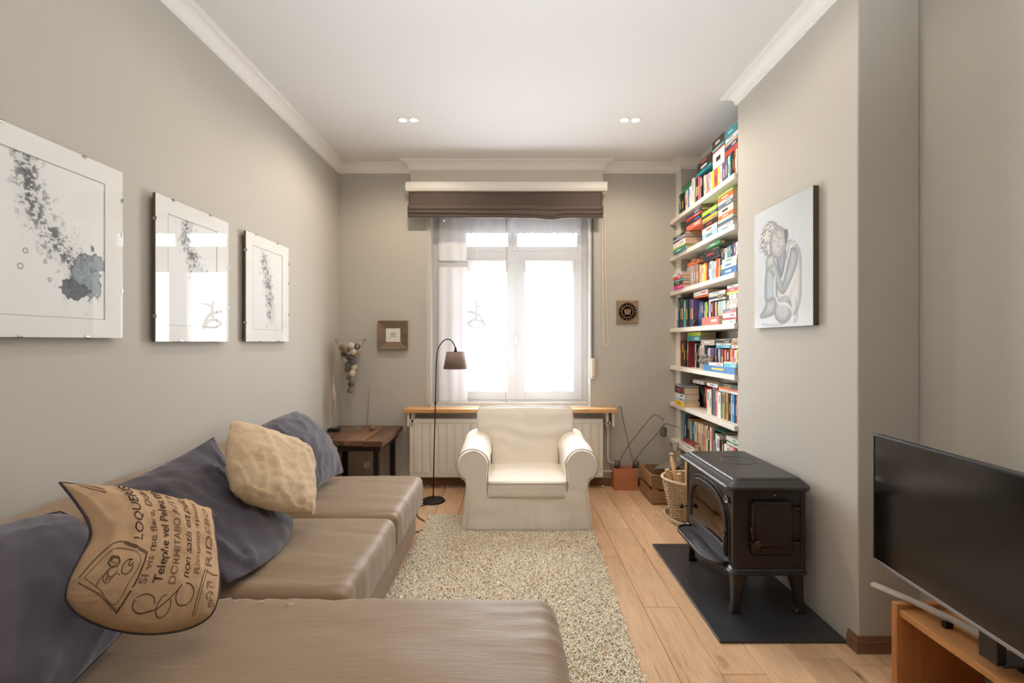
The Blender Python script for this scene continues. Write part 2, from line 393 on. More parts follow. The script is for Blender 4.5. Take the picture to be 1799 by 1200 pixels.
for i in range(9):
    a = R(90*i/8); cp.append((.014+.062*(1-cos(a)), ZC-.075+.058*sin(a)))
cp += [(.078, ZC-.013), (.086, ZC-.011), (.086, ZC)]
bx0, bx1, byf = -.975, .876, 4.545
path = [(XL, YF), (XL, YB), (bx0, YB), (bx0, byf), (bx1, byf), (bx1, YB), (XP, YB), (XP, YP), (XR, YP), (XR, YC1), (XC, YC1), (XC, YC0), (XR, YC0), (XR, YF)]
struct(sweep(path, cp, 'trim_1', m_crown))
struct(MB().box(XP-.012, XP-.0005, YP, YB-.001, .09, 3.05).build('trim_3', m_white))
# baseboards
bp = [(0, 0), (.014, 0), (.014, .052), (.010, .058), (.006, .075), (0, .075)]
struct(sweep([(XL, YF), (XL, YB), (XP, YB), (XP, YP), (XR, YP), (XR, YC1)], bp, 'baseboard_back', m_base))
struct(sweep([(XC, 2.20), (XC, YC0), (XR, YC0), (XR, YF)], bp, 'baseboard_right', m_base))
# boxed pelmet above the window
struct(MB().box(bx0, bx1, byf, YB, 2.925, ZC).build('trim_2', P('pelmet_paint', (214, 206, 193), rough=.7)))
# white fascia rail carrying the blind
r_ = root('roman_blind', (-.06, 4.5, 2.58), 'dark taupe folded roman blind under a white rail above the window', 'blind')
b = MB(); b.prism([(4.475, 2.925), (4.475, 2.865), (4.487, 2.842), (4.515, 2.838), (4.62, 2.838), (4.62, 2.925)], lambda u, v, w: (w, u, v), -1.012, .905)
lab(b.build('head_rail', m_white, r_, bevel=.003), 'white painted head rail')
def blind_part(z0, z1, y0, seed, bulge, nm, sag=0, th=.02, kink=0):
    b = MB(); nx = 70
    def fn(p):
        x = -.063+p.x*.924; t = (p.z+1)/2
        s = sag*(.5+.5*sin(x*2.1+.6))+kink*math.exp(-((x-.36)/.10)**2)+.004*noise.noise(Vector((x*4, z0*9, seed)))
        z = z0+(z1-z0)*t+s*(1-t*.6)
        y = y0-th/2-bulge*sin(pi*t)*(1+.3*noise.noise(Vector((x*3, seed, 1))))+(.5*th)*p.y
        y += .004*noise.noise(Vector((x*5, z*14, seed)))
        return Vector((x, y, z))
    b.lat((nx, 2, 12), fn); return b.build(nm, m_blind, r_)
blind_part(2.70, 2.842, 4.53, 1, .006, 'fabric', 0)
blind_part(2.648, 2.706, 4.500, 2, .016, 'fold', -.006, kink=-.014)
blind_part(2.620, 2.652, 4.488, 3, .014, 'fold', -.010, kink=-.018)
blind_part(2.592, 2.622, 4.500, 4, .010, 'fold', -.012, kink=-.012)
b = MB(); pts = bez([(.895, 4.60, 2.84), (.91, 4.602, 2.2), (.93, 4.604, 1.6), (.935, 4.604, 1.42), (.925, 4.604, 1.375), (.905, 4.604, 1.372), (.892, 4.604, 1.42), (.885, 4.602, 1.6), (.88, 4.60, 2.2), (.875, 4.60, 2.84)], 8)
b.tube(pts, .0026, 6); lab(b.build('cord_loop', m_white, r_), 'white cord loop')
# ---------------- window ----------------
FY0, FY1 = 4.78, 4.86
win = struct(MB().box(WX0, WX0+.06, FY0, FY1, WZ0, WZ1).box(WX1-.06, WX1, FY0, FY1, WZ0, WZ1).box(WX0+.06, WX1-.06, FY0, FY1, WZ1-.06, WZ1).box(WX0+.06, WX1-.06, FY0, FY1, WZ0, WZ0+.05).box(WX0+.06, WX1-.06, FY0-.01, FY1, 2.20, 2.32).box(.020, .062, FY0-.012, FY1, WZ0+.05, 2.20).build('window_1', m_frame_w, org=(0, FY0, WZ0)))
def sash(x0, x1, z0, z1, w):
    b = MB(); y0, y1 = FY0-.015, FY1-.02
    b.box(x0, x0+w, y0, y1, z0, z1); b.box(x1-w, x1, y0, y1, z0, z1); b.box(x0+w, x1-w, y0, y1, z0, z0+w); b.box(x0+w, x1-w, y0, y1, z1-w, z1)
    s = b.build('window_sash', m_frame_w, win, bevel=.004)
    ORG[s.name] = ORG[win.name]
    g = MB().box(x0+w, x1-w, y0+.03, y0+.036, z0+w, z1-w).build('pane', m_pane, s); g.location = (0, 0, 0)
sash(WX0+.06, .035, .825, 2.20, .085); sash(.045, WX1-.06, .825, 2.20, .085)
sash(WX0+.06, .005, 2.32, 2.68, .05); sash(.005, WX1-.06, 2.32, 2.68, .05)
MB().tube([(.04, 4.762, 1.47), (.04, 4.72, 1.47)], .009, 8).tube([(.04, 4.72, 1.475), (.04, 4.72, 1.37)], .009, 8).build('handle', m_chrome, win)
# lace valances and lace panel close to the glass
def lace(nm, x0, x1, z0, z1, label, edge='bottom', y=4.745, seed=0):
    b = MB(); nx = max(8, int((x1-x0)/.012)); nz = max(6, int((z1-z0)/.02)); vs = []; fs = []
    for j in range(nz+1):
        for i in range(nx+1):
            u = i/nx; t = j/nz; x = x0+(x1-x0)*u; z = z0+(z1-z0)*t
            if edge == 'bottom': z -= (1-t)*.010*abs(sin(x*pi/.055+seed))
            if edge == 'right': x += u*.008*abs(sin(z*pi/.035))
            vs.append((x, y+.006*sin(x*55+seed)+.004*sin(x*23), z))
    for j in range(nz):
        for i in range(nx): a = j*(nx+1)+i; fs.append((a, a+1, a+nx+2, a+nx+1))
    b.add(vs, fs, True); o = b.build(nm, m_lace); sm = o.modifiers.new('s', 'SOLIDIFY'); sm.thickness = .0008
    tag(o, label, 'curtain', 'lace curtains on the window sashes'); return o
lace('valance_curtain', -.68, -.01, 2.50, 2.70, 'scalloped lace valance across the top left window pane', seed=0)
lace('valance_curtain', .01, .69, 2.50, 2.70, 'scalloped lace valance across the top right window pane', seed=1)
lace('valance_curtain', -.45, -.05, 2.125, 2.225, 'scalloped lace strip above the left tall pane, over the antlers', seed=2)
lace('valance_curtain', .13, .62, 2.125, 2.225, 'scalloped lace strip above the right tall pane', seed=3)
lace('lace_curtain', -.74, -.455, .80, 2.16, 'long lace panel with scalloped edge behind the floor lamp', 'right', y=4.752)
lace('lace_curtain', -.74, -.46, 2.22, 2.62, 'short lace panel at the upper left corner of the window', 'right', y=4.757)
# antler hanging in the window
b = MB(); q = lambda pts: bez([px(x, y, 4.70) for x, y in pts], 5)
b.tube(q([(822, 547), (832, 549), (842, 553), (850, 563), (856, 574)]), [.018]*15+[.012]*6, 7)
b.tube(q([(822, 569), (830, 563), (838, 562), (846, 566), (853, 578)]), .017, 7)
b.tube(q([(835, 528), (838, 536), (838, 550), (836, 563)]), .016, 7)
b.tube(q([(839, 540), (847, 535), (855, 534)]), .013, 7)
b.tube(q([(822, 569), (832, 575), (844, 576), (852, 572)]), .014, 7)
tag(b.build('antler', P('pale_grey_antler', (176, 182, 186), rough=.7)), 'grey antler hanging in the window behind the sheer curtain', 'antler')
b = MB(); b.tube([px(838, 528, 4.70), px(840, 400, 4.70)], .0012, 5); tag(b.build('hanging_cord', m_white), 'thin white cord the antler hangs from in the window', 'cord')
# sheer curtains
m_hem = cloth_sheer('curtain_hem', (206, 204, 200), .9, .03)
def sheer(x0, x1, seed, label):
    b = MB(); nx = 90; nz = 30; vs = []; fs = []
    for j in range(nz+1):
        for i in range(nx+1):
            t = j/nz; x = x0+(x1-x0)*i/nx; z = .80+t*1.95
            y = 4.605+.012*noise.noise(Vector((x*14, t*1.2, seed)))+.006*sin(x*38+seed+.5*sin(t*3)); zz = z-(1-t)*.004*sin(x*9)
            vs.append((x-(1-t)*.01*(1 if x0 < -.5 else -.2), y, zz))
    for j in range(nz):
        for i in range(nx): a = j*(nx+1)+i; fs.append((a, a+1, a+nx+2, a+nx+1))
    b.add(vs, fs, True); t = root('sheer_curtain', ((x0+x1)/2, 4.6, .8), label, 'curtain', 'sheer voile curtains at the window')
    o = b.build('curtain_fabric', m_sheer, t); sm = o.modifiers.new('s', 'SOLIDIFY'); sm.thickness = .0008
    h = MB().box(x0, x1, 4.598, 4.612, .795, .818).build('hem', m_hem, t)
    for xx in (x0, x1): MB().tube(bez([(xx-(.008 if x0 < -.5 else 0), 4.603, .80), (xx, 4.606, 1.7), (xx, 4.605, 2.75)], 10), .0035, 6).build('side_hem', m_hem, t)
sheer(-.822, -.058, 3, 'left sheer white voile curtain behind the floor lamp')
sheer(-.048, .752, 5, 'right sheer white voile curtain behind the armchair')
# roller shutter strap and its wall box
t = root('shutter_strap', (.79, 4.62, 1.05), 'grey shutter strap with cream winder box right of the window', 'strap')
MB().box(.783, .797, 4.616, 4.620, 1.13, 2.84).build('strap', P('grey_strap', (104, 106, 104), rough=.8), t)
b = MB().box(.776, .812, 4.602, 4.63, 1.045, 1.245); b.build('winder_box', P('ivory_plastic', (222, 208, 182), rough=.4), t, bevel=.006)
MB().lathe([(.005, 0), (.005, .003)], M=Matrix.Translation((.793, 4.602, 1.07)) @ Matrix.Rotation(R(90), 4, 'X'), seg=10).build('screw', m_iron2, t)
# ---------------- sill board, radiator ----------------
t = root('window_shelf', (-.02, 4.54, .735), 'long light pine shelf board over the radiator', 'shelf')
b = MB().box(-1.03, .993, 4.452, 4.628, .735, .772); b.build('board', m_pine, t, bevel=.004)
for xx in (-1.0, -.96, .90, .955): MB().box(xx, xx+.022, 4.50, 4.628, .60, .735).build('bracket', m_white, t, bevel=.003)
t = root('radiator', (-.055, 4.55, .11), 'cream panel radiator under the pine shelf behind the armchair', 'radiator')
x0, x1, z0, z1 = -.976, .868, .115, .672
poly = []; n = 23; xs0 = x0+.03; w = (x1-x0-.06)/n
fr = [(xs0, 4.505)]
for i in range(n):
    a = xs0+i*w; fr += [(a+w*.12, 4.505), (a+w*.25, 4.493), (a+w*.75, 4.493), (a+w*.88, 4.505)]
fr += [(x1-.03, 4.505), (x1-.03, 4.515), (xs0, 4.515)]
b = MB().prism(fr, lambda u, v, ww: (u, v, ww), z0+.05, z1-.04); b.build('ribbed_panel', m_rad, t)
b = MB().box(x0, x1, 4.500, 4.518, z0, z0+.05).box(x0, x1, 4.500, 4.518, z1-.04, z1).box(x0, x0+.03, 4.500, 4.518, z0+.05, z1-.04).box(x1-.03, x1, 4.500, 4.518, z0+.05, z1-.04); b.build('front_frame', m_rad, t, bevel=.004)
MB().box(x0+.005, x1-.005, 4.545, 4.585, z0+.02, z1-.02).build('rear_panel', m_rad, t, bevel=.004)
b = MB()
for i in range(60): xx = x0+.02+i*(x1-x0-.04)/60; b.box(xx, xx+.012, 4.518, 4.59, z1-.012, z1-.006)
b.box(x0, x1, 4.518, 4.522, z1-.02, z1-.002).box(x0, x1, 4.59, 4.594, z1-.02, z1-.002); b.build('top_grille', m_rad, t)
for xx in (x0, x1-.006): MB().box(xx, xx+.006, 4.518, 4.594, z0+.02, z1-.004).build('side_cover', m_rad, t)
b = MB().tube(bez([(x1, 4.56, .62), (.905, 4.56, .62), (.925, 4.56, .60), (.925, 4.56, .35), (.93, 4.57, .27), (.96, 4.59, .235), (1.02, 4.60, .22)], 6), .008, 8)
b.tube([(x1, 4.56, .16), (1.0, 4.56, .16), (1.0, 4.61, .16)], .008, 8); b.build('pipe', m_rad, t)
MB().lathe([(.010, 0), (.021, .004), (.024, .03), (.020, .045)], M=Matrix.Translation((.925, 4.545, .628)) @ Matrix.Rotation(R(90), 4, 'X'), seg=16).build('valve_knob', P('tan_valve_knob', (196, 168, 128), rough=.5), t)
for xx in (-.85, .75): MB().box(xx, xx+.03, 4.594, 4.628, .2, .6).build('bracket', m_rad, t)
# ---------------- recessed spots ----------------
m_lens = emit('lit_lens', (255, 244, 225), 6)
for i, (xx, yy, w) in enumerate(((-.853, 3.69, 'left of the left pair'), (-.768, 3.69, 'right of the left pair'), (.880, 3.69, 'left of the right pair'), (.966, 3.69, 'right of the right pair'), (-.81, 2.2, 'B'), (.92, 2.2, 'B'))):  # last two lamps lie out of view, added to fill light on the walls
    t = root('recessed_spotlight', (xx, yy, ZC), ('small round lit ceiling spotlight, '+w) if w != 'B' else ('added fill spotlight in the ceiling nearer the camera, '+('left' if xx < 0 else 'right')+' side'), 'spotlight', 'recessed ceiling spotlights')
    MB().lathe([(.028, ZC-.001), (.040, ZC-.006), (.042, ZC-.001), (.042, ZC+.002), (.028, ZC+.002)], (xx, yy, 0), 24, closed=True).build('trim_ring', m_white, t)
    MB().lathe([(.001, ZC-.002), (.028, ZC-.002), (.028, ZC), (.001, ZC)], (xx, yy, 0), 20).build('lens', m_lens, t)
    spot('spot_bulb', (xx, yy, ZC-.015), (0, 0, 0), LAMP_W if w != 'B' else LAMP_W*.5, 165, (1, .84, .67), .03, .5)
# ================= SOFT FURNITURE =================
def cushion(name, x0, x1, y0, y1, z0, z1, mat, parent, r=.06, bulge=.02, side=.012, n=(26, 26, 8), wr=.004, seed=0, st=(2, 9, 3), fn=None):
    c = Vector(((x0+x1)/2, (y0+y1)/2, (z0+z1)/2)); h = Vector(((x1-x0)/2, (y1-y0)/2, (z1-z0)/2))
    def f(p):
        q = Vector((p.x*h.x, p.y*h.y, p.z*h.z))
        # denser near edges
        q.x = h.x*math.copysign(abs(p.x)**.75, p.x); q.y = h.y*math.copysign(abs(p.y)**.75, p.y)
        k = Vector([max(-(h[i]-r), min(h[i]-r, q[i])) for i in range(3)]); d = q-k
        nrm = d.normalized() if d.length > 1e-9 else Vector((0, 0, 1))
        o = k+nrm*r
        u, v = o.x/h.x, o.y/h.y
        if p.z > -.2: o.z += bulge*(1-u*u)*(1-v*v)*(p.z+.2)/1.2
        o.x += math.copysign(side*(1-v*v), u)*abs(u)**6; o.y += math.copysign(side*(1-u*u), v)*abs(v)**6
        w = c+o
        dd = wr*fbm(Vector((w.x*st[0]+seed, w.y*st[1], w.z*st[2])))
        w = w+nrm*dd*2
        if fn: w = fn(w)
        return w
    b = MB().lat(n, f); return b.build(name, mat, parent)
def edge_seam(name, x0, x1, y0, y1, z, mat, parent, r=.005, rad=.06, tz=0):
    pts = []
    for cx, cy, a0 in ((x1-rad, y1-rad, 0), (x0+rad, y1-rad, 90), (x0+rad, y0+rad, 180), (x1-rad, y0+rad, 270)):
        for k in range(6): a = R(a0+k*18); pts.append((cx+rad*cos(a), cy+rad*sin(a), z))
    return MB().tube(pts, r, 6, closed=True).build(name, mat, parent)
sofa = root('sectional_sofa', (-1.1, 2.2, 0), 'olive brown linen corner sofa with chaise along the left wall', 'sofa')
MB().box(-1.62, -.69, 1.80, 3.40, .02, .29).build('base', m_sofab, sofa, bevel=.02)
MB().box(-1.62, .10, .88, 1.79, .02, .29).build('chaise_base', m_sofab, sofa, bevel=.02)
for fx, fy in ((-1.5, 3.3), (-.76, 3.3), (-.02, .96), (-1.5, .96), (-.02, 1.7)): MB().box(fx, fx+.05, fy, fy+.05, 0, .03).build('foot', m_black, sofa)
cushion('backrest', -1.685, -1.49, .80, 3.42, .25, .845, m_sofa, sofa, r=.085, bulge=.004, side=0, n=(8, 60, 14), wr=.004, seed=4, st=(3, 6, 3))
def wr1(w):
    # creases gathering over the front edge
    e = max(0, (w.x+.86)/.2); e = min(1, e)
    w.z += .0026*e*sin(w.y*105+7*noise.noise(Vector((w.y*5, w.x*7, 2))))*max(0, .35+1.1*noise.noise(Vector((w.y*7, w.x*5, 1))))
    return w
for y0, y1, sd in ((2.625, 3.435, 1), (1.815, 2.62, 2)):
    cushion('seat_cushion', -1.50, -.64, y0, y1, .228, .440, m_sofa, sofa, r=.05, bulge=.022, side=.006, n=(40, 44, 8), wr=.0035, seed=sd*7, st=(1.5, 10, 3), fn=wr1)
    edge_seam('seam', -1.495, -.642, y0+.003, y1-.003, .262, m_sofab, sofa, .005, .05)
def wr2(w):
    e = min(1, max(0, (w.y-1.45)/.3))*(1 if w.x < -.55 else max(0, 1-(w.x+.55)/.2))
    w.z += .003*e*sin((w.x-w.y*.5)*70+2*noise.noise(Vector((w.x*3, w.y*3, 5))))
    e = min(1, max(0, (w.x+.1)/.2)); w.z += .003*e*sin(w.y*80+3*noise.noise(Vector((w.y*3, w.x*4, 8))))
    return w
cushion('chaise_cushion', -1.50, .165, .84, 1.805, .27, .452, m_sofa, sofa, r=.075, bulge=.02, side=.012, n=(64, 44, 10), wr=.0035, seed=31, st=(3, 6, 3), fn=wr2)
# loose white threads at the chaise seam
b = MB()
for i, (x, y) in enumerate(((410, 1071), (428, 1070), (470, 1069), (522, 1068), (524, 1076))):
    p = px(x, y, 1.79); p.z = .462; p.y = 1.735-.01*i; b.tube(bez([p, p+Vector((.012, -.006, .006)), p+Vector((.02, .01, .001))], 4), .0012, 5)
b.build('loose_threads', m_white, sofa)['kind'] = 'stuff'
# ---------------- pillows ----------------
class Pillow:
    def __init__(s, c, thick, mids={}, seed=0, wr=.008, back=.7, e=2.2, pinch=.05, wf=5, pull=None, rnd=(.06, .06)):
        s.rnd = rnd
        s.c = [Vector(p) for p in c]; s.t = thick; s.seed = seed; s.wr = wr; s.back = back; s.e = e; s.wf = wf; s.pull = pull
        ce = sum(s.c, Vector())/4; s.m = []
        for i in range(4):
            m = (s.c[i]+s.c[(i+1) % 4])/2; m = m+(ce-m)*pinch*2
            if i in mids: m = Vector(mids[i])
            s.m.append(m)
        s.ce = ce
    def base(s, u, v):
        c_ = s.rnd[0] if v < 0 else s.rnd[1]; u, v = u*(1-c_*v*v*u*u), v*(1-c_*u*u*v*v)
        c, m = s.c, s.m
        N = [(1-u)*(1-v)*(-u-v-1)/4, (1+u)*(1-v)*(u-v-1)/4, (1+u)*(1+v)*(u+v-1)/4, (1-u)*(1+v)*(-u+v-1)/4]
        M = [(1-u*u)*(1-v)/2, (1+u)*(1-v*v)/2, (1-u*u)*(1+v)/2, (1-u)*(1-v*v)/2]
        p = Vector()
        for i in range(4): p += c[i]*N[i]+m[i]*M[i]
        return p
    def nrm(s, u, v):
        d = .02; u0 = max(-.9, min(.9, u)); v0 = max(-.9, min(.9, v))
        a = s.base(u0+d, v0)-s.base(u0-d, v0); b = s.base(u0, v0+d)-s.base(u0, v0-d); return a.cross(b).normalized()
    def S(s, u, v, side=1, off=0):
        f = (max(0, 1-abs(u)**s.e)*max(0, 1-abs(v)**s.e))**.62
        n = s.nrm(u, v); t = s.t*(1 if side > 0 else s.back)/2
        p = s.base(u, v)+n*side*(t*f+off)
        if s.wr:
            q = Vector((u*s.wf*.4+s.seed, v*s.wf*.4, side*3+s.seed)); k = fbm(q, 2); rd = 0
            for ia, (an, fr, am) in enumerate(((s.seed*.7, 1.0, 1.0), (s.seed*.7+1.1, 1.5, .6))):
                ru = u*cos(an)+v*sin(an); rv = -u*sin(an)+v*cos(an)
                ru += .25*noise.noise(Vector((u*1.5, v*1.5, s.seed+ia)))
                w_ = 1-abs(noise.noise(Vector((ru*3.0*fr+ia*5, rv*.8*fr, s.seed*1.7+side))))*4.2
                rd += am*max(0, w_)**2
            p += n*side*s.wr*(k*.4+.8*rd-.3)*min(1, f*2.0+.12)
            eg = 1-f
            p += n*side*s.wr*.22*eg*sin((u*7 if abs(v) > abs(u) else v*7)*2.2+s.seed)*(1 if f > .02 else 0)
        if s.pull: p = s.pull(u, v, side, p, n)
        return p
    def build(s, name, mat, parent, N=44):
        b = MB(); g = [math.sin(pi/2*(2*i/N-1)) for i in range(N+1)]
        for side in (1, -1):
            vs = [s.S(u, v, side) for v in g for u in g]; fs = []
            for j in range(N):
                for i in range(N):
                    a = j*(N+1)+i; f = (a, a+1, a+N+2, a+N+1); fs.append(f if side > 0 else f[::-1])
            b.add(vs, fs, True)
        return b.build(name, mat, parent, weld=True)
    def rim(s, name, mat, parent, r=.005, K=22):
        pts = []
        for (u0, v0, u1, v1) in ((-1, -1, 1, -1), (1, -1, 1, 1), (1, 1, -1, 1), (-1, 1, -1, -1)):
            for i in range(K): t = i/K; pts.append((s.S(u0+(u1-u0)*t, v0+(v1-v0)*t, 1)+s.S(u0+(u1-u0)*t, v0+(v1-v0)*t, -1))/2)
        return MB().tube(pts, r, 6, closed=True).build(name, mat, parent)
def pillow_thing(nm, label, P_, mat, group=None):
    t = root(nm, P_.ce, label, 'pillow', group); P_.build('cover', mat, t); return t
# far slate pillow
pc = Pillow([(-1.17, 2.74, .50), (-1.17, 3.28, .50), (-1.44, 3.16, .945), (-1.47, 2.60, .90)], .17, mids={2: (-1.45, 2.86, .935), 1: (-1.29, 3.27, .76)}, seed=3, wr=.015, rnd=(0, 0))
tc_ = pillow_thing('slate_pillow', 'slate linen pillow nearest the side table, behind the natural linen one', pc, m_slate)
pb = Pillow([(-1.08, 1.80, .49), (-1.13, 2.44, .495), (-1.44, 2.28, .95), (-1.50, 1.70, .865)], .15, mids={0: (-1.04, 2.12, .475), 2: (-1.48, 2.00, .885), 1: (-1.29, 2.30, .70)}, seed=9, wr=.018, rnd=(0, 0))
tb_ = pillow_thing('slate_pillow', 'slate linen pillow with pointed corner between the printed and natural linen pillows', pb, m_slate)
pa = Pillow([(-1.20, .80, .50), (-1.21, 1.50, .50), (-1.50, 1.58, .855), (-1.50, .80, .87)], .17, mids={0: (-1.18, 1.15, .49), 2: (-1.52, 1.2, .87), 1: (-1.34, 1.57, .70)}, seed=21, wr=.016, e=3)
ta_ = pillow_thing('slate_pillow', 'largest dark slate pillow at the near left corner, half under the printed pillow', pa, m_slate)
pa.rim('piping', m_pipe, ta_, .004)
# natural linen pillow
BL, BR, TR, TL = px(405, 864, 2.00), px(561, 908, 2.36), px(553, 783, 2.60), px(403, 733, 2.20)
pd = Pillow([BL, BR, TR, TL], .15, mids={0: px(470, 895, 2.10), 1: px(554, 845, 2.48), 2: px(480, 757, 2.40), 3: px(398, 800, 2.07)}, seed=14, wr=.015, wf=3, rnd=(.08,.08), e=3.2)
td_ = pillow_thing('linen_pillow', 'natural beige linen pillow, creased, leaning on the slate pillows', pd, m_natural)
# printed pillow: u to the right, v up
c = [px(52, 1062, 1.22), px(402, 1104, 1.40), px(374, 893, 1.68), px(101, 846, 1.46)]
def dent(u, v, side, p, n):
    g = math.exp(-((u+.86)/.24)**2-((v-.15)/.38)**2)
    return p+Vector((.030, 0, 0))*g-n*side*.012*g
pe = Pillow(c, .17, mids={0: px(235, 1112, 1.30), 1: px(383, 985, 1.53), 2: px(245, 868, 1.57), 3: px(146, 950, 1.35)}, seed=5, wr=.010, wf=5, e=2.8, pull=dent, rnd=(.20, .02))
te_ = root('printed_pillow', pe.ce, 'tan pillow printed with brown Latin words, front left of the sofa', 'pillow')
lab(pe.build('cover', m_print, te_, 60), 'tan cover with dark print')
pe.rim('stitched_edge', m_pipe, te_, .0042)
def drape_text(txt, uc, v0, size, width, mat, italic=0, nm='printed_words', bold=0):
    """lettering that runs up the pillow: its baseline is the line u=uc, starting at v=v0"""
    cu = bpy.data.curves.new('t', 'FONT'); cu.body = txt; cu.size = 1; cu.shear = italic; cu.resolution_u = 3; cu.offset = bold
    o = bpy.data.objects.new('t', cu); COL.objects.link(o); dg = bpy.context.evaluated_depsgraph_get(); dg.update()
    me = bpy.data.meshes.new_from_object(o.evaluated_get(dg)); bpy.data.objects.remove(o)
    bm = bmesh.new(); bm.from_mesh(me); bmesh.ops.triangulate(bm, faces=bm.faces)
    xs = [v.co.x for v in bm.verts]; w = max(xs)-min(xs); x_0 = min(xs)
    for _ in range(2):
        es = [e for e in bm.edges if e.calc_length() > .25]
        if es: bmesh.ops.subdivide_edges(bm, edges=es, cuts=1); bmesh.ops.triangulate(bm, faces=bm.faces)
    vs = []
    for v in bm.verts:
        u_ = uc-v.co.y*size; v_ = v0+(v.co.x-x_0)/w*width
        vs.append(pe.S(max(-.98, min(.98, u_)), max(-.98, min(.98, v_)), 1, .0016))
    bm.verts.index_update(); fs = [tuple(x.index for x in f.verts) for f in bm.faces]; bm.free(); bpy.data.meshes.remove(me)
    return MB().add(vs, fs, True).build(nm, mat, te_)
drape_text('LOQUERIS?', -.30, -.03, .19, .93, m_ink, bold=.004)
drape_text('SI vis me flere, Dolen', -.09, -.52, .145, 1.42, m_inkl, bold=.01)
drape_text('Telephe vel Peleu mal', .10, -.50, .17, 1.40, m_ink, bold=.012)
drape_text('DORMITABO AUT N', .29, -.50, .15, 1.36, m_inkl, bold=.008)
drape_text('non satis est pulch', .47, -.42, .16, 1.30, m_ink, .25)
drape_text('Romanus minum', .62, -.38, .12, 1.12, m_inkl, .3)
drape_text('RIDEBO', .84, -.22, .16, .98, m_inkl)
def drape_line(pts, r, mat, nm='printed_flourish'):
    b = MB(); q = bez([(u, v, 0) for u, v in pts], 8); vs = []; fs = []
    for i, p in enumerate(q):
        d = (q[min(i+1, len(q)-1)]-q[max(i-1, 0)]).normalized(); s = Vector((-d.y, d.x, 0))*r
        for k in (-1, 1): vs.append(pe.S(max(-.99, min(.99, p.x+k*s.x)), max(-.99, min(.99, p.y+k*s.y)), 1, .0017))
    for i in range(len(q)-1): fs.append((2*i, 2*i+1, 2*i+3, 2*i+2))
    b.add(vs, fs, True); return b.build(nm, mat, te_)
loop = lambda cu, cv, ru, rv, a0=0, a1=360, n=12: [(cu+ru*cos(R(a0+(a1-a0)*i/n)), cv+rv*sin(R(a0+(a1-a0)*i/n))) for i in range(n+1)]
drape_line(loop(-.02, -.72, .12, .10, 0, 300)+[(.16, -.76), (.30, -.62), (.38, -.52)]+loop(.46, -.62, .12, .13, 140, 460), .006, m_ink)
drape_line(loop(.22, -.74, .08, .12, 90, 400), .005, m_ink)
drape_line([(.62, -.90), (.66, -.55), (.72, -.28)], .006, m_ink, 'printed_border'); drape_line([(.66, -.90), (.70, -.55), (.76, -.28)], .004, m_ink, 'printed_border')
drape_line([(.74, -.30), (.86, -.33), (.96, -.30)], .008, m_inkl, 'printed_border')
drape_line([(-.86, .93), (-.74, .70), (-.68, .66)], .007, m_ink, 'printed_border'); drape_line([(-.80, .95), (-.66, .70)], .007, m_ink, 'printed_border')
drape_line([(-.90, -.60), (-.80, -.20), (-.60, -.08), (-.20, -.16)], .010, m_inkl, 'printed_border')
drape_line([(-.20, -.16), (-.22, -.50), (-.26, -.86)], .010, m_ink, 'printed_border')
drape_line([(-.88, -.66), (-.55, -.72), (-.26, -.84)], .010, m_inkl, 'printed_border')
drape_line([(-.84, -.58), (-.74, -.26), (-.58, -.16), (-.28, -.23), (-.30, -.55), (-.33, -.78), (-.60, -.66), (-.84, -.58)], .005, m_inkl, 'printed_border')
rr = random.Random(2)
for i in range(16):   # engraved stamp picture and ornament corner
    cu, cv = (rr.uniform(-.72, -.36), rr.uniform(-.62, -.30)) if i < 10 else (rr.uniform(.76, .94), rr.uniform(-.86, -.45))
    drape_line(loop(cu, cv, rr.uniform(.02, .08), rr.uniform(.03, .09), rr.uniform(0, 90), rr.uniform(180, 420), 8), .006, m_inkl if i % 3 else m_ink, 'printed_ornament')
for v in range(14): drape_line([(-.56+v*.026, -.075-v*.006), (-.555+v*.026, -.11-v*.006)], .006, m_ink, 'printed_dash')
# ---------------- armchair ----------------
CX = .113
chair = root('armchair', (CX, 3.9, 0), 'cream cotton armchair with rolled arms and skirt by the window', 'armchair')
b = MB()
def body(p):
    t = (p.z+1)/2; z = .012+t*.36; fl = (1-t)**1.5
    hx = .452+.026*fl; hy = .415+.02*fl
    q = Vector((p.x*hx, p.y*hy, 0)); r = .03; k = Vector((max(-(hx-r), min(hx-r, q.x)), max(-(hy-r), min(hy-r, q.y)), 0)); d = q-k
    if d.length > 1e-9 and max(abs(p.x), abs(p.y)) > .999: q = k+d.normalized()*r
    a = math.atan2(q.y, q.x); q.x += .006*fl*sin(q.y*26+1)*(1 if abs(p.x) > .99 else 0); q.y += .007*fl*sin(q.x*17+2)*(1 if abs(p.y) > .99 else 0)
    fold = .010*noise.noise(Vector((q.x*6, q.y*6, z*14)))+.004*noise.noise(Vector((q.x*22, q.y*22, z*5)))*(1 if z < .2 else .3)
    if p.z < -.99: z += .006*sin(q.x*14+1)*(1 if p.y < 0 else 0)
    return Vector((CX+q.x*(1+fold*2), 3.905+q.y*(1+fold*3), z))
b.lat((44, 30, 14), body); b.build('skirted_base', m_chair, chair)
for s in (-1, 1):   # corner pleats of the skirt
    b = MB(); xx = CX+s*.478
    b.add([(xx-s*.045, 3.468, .33), (xx-s*.025, 3.462, .014), (xx+s*.004, 3.492, .014), (xx-s*.026, 3.492, .33), (xx-s*.045, 3.50, .33), (xx-s*.02, 3.53, .02)], [(0, 1, 2, 3), (3, 2, 5, 4), (0, 4, 5, 1)][:1 if s < 0 else 1]); b.build('pleat', m_chair, chair).modifiers.new('s', 'SOLIDIFY').thickness = .004
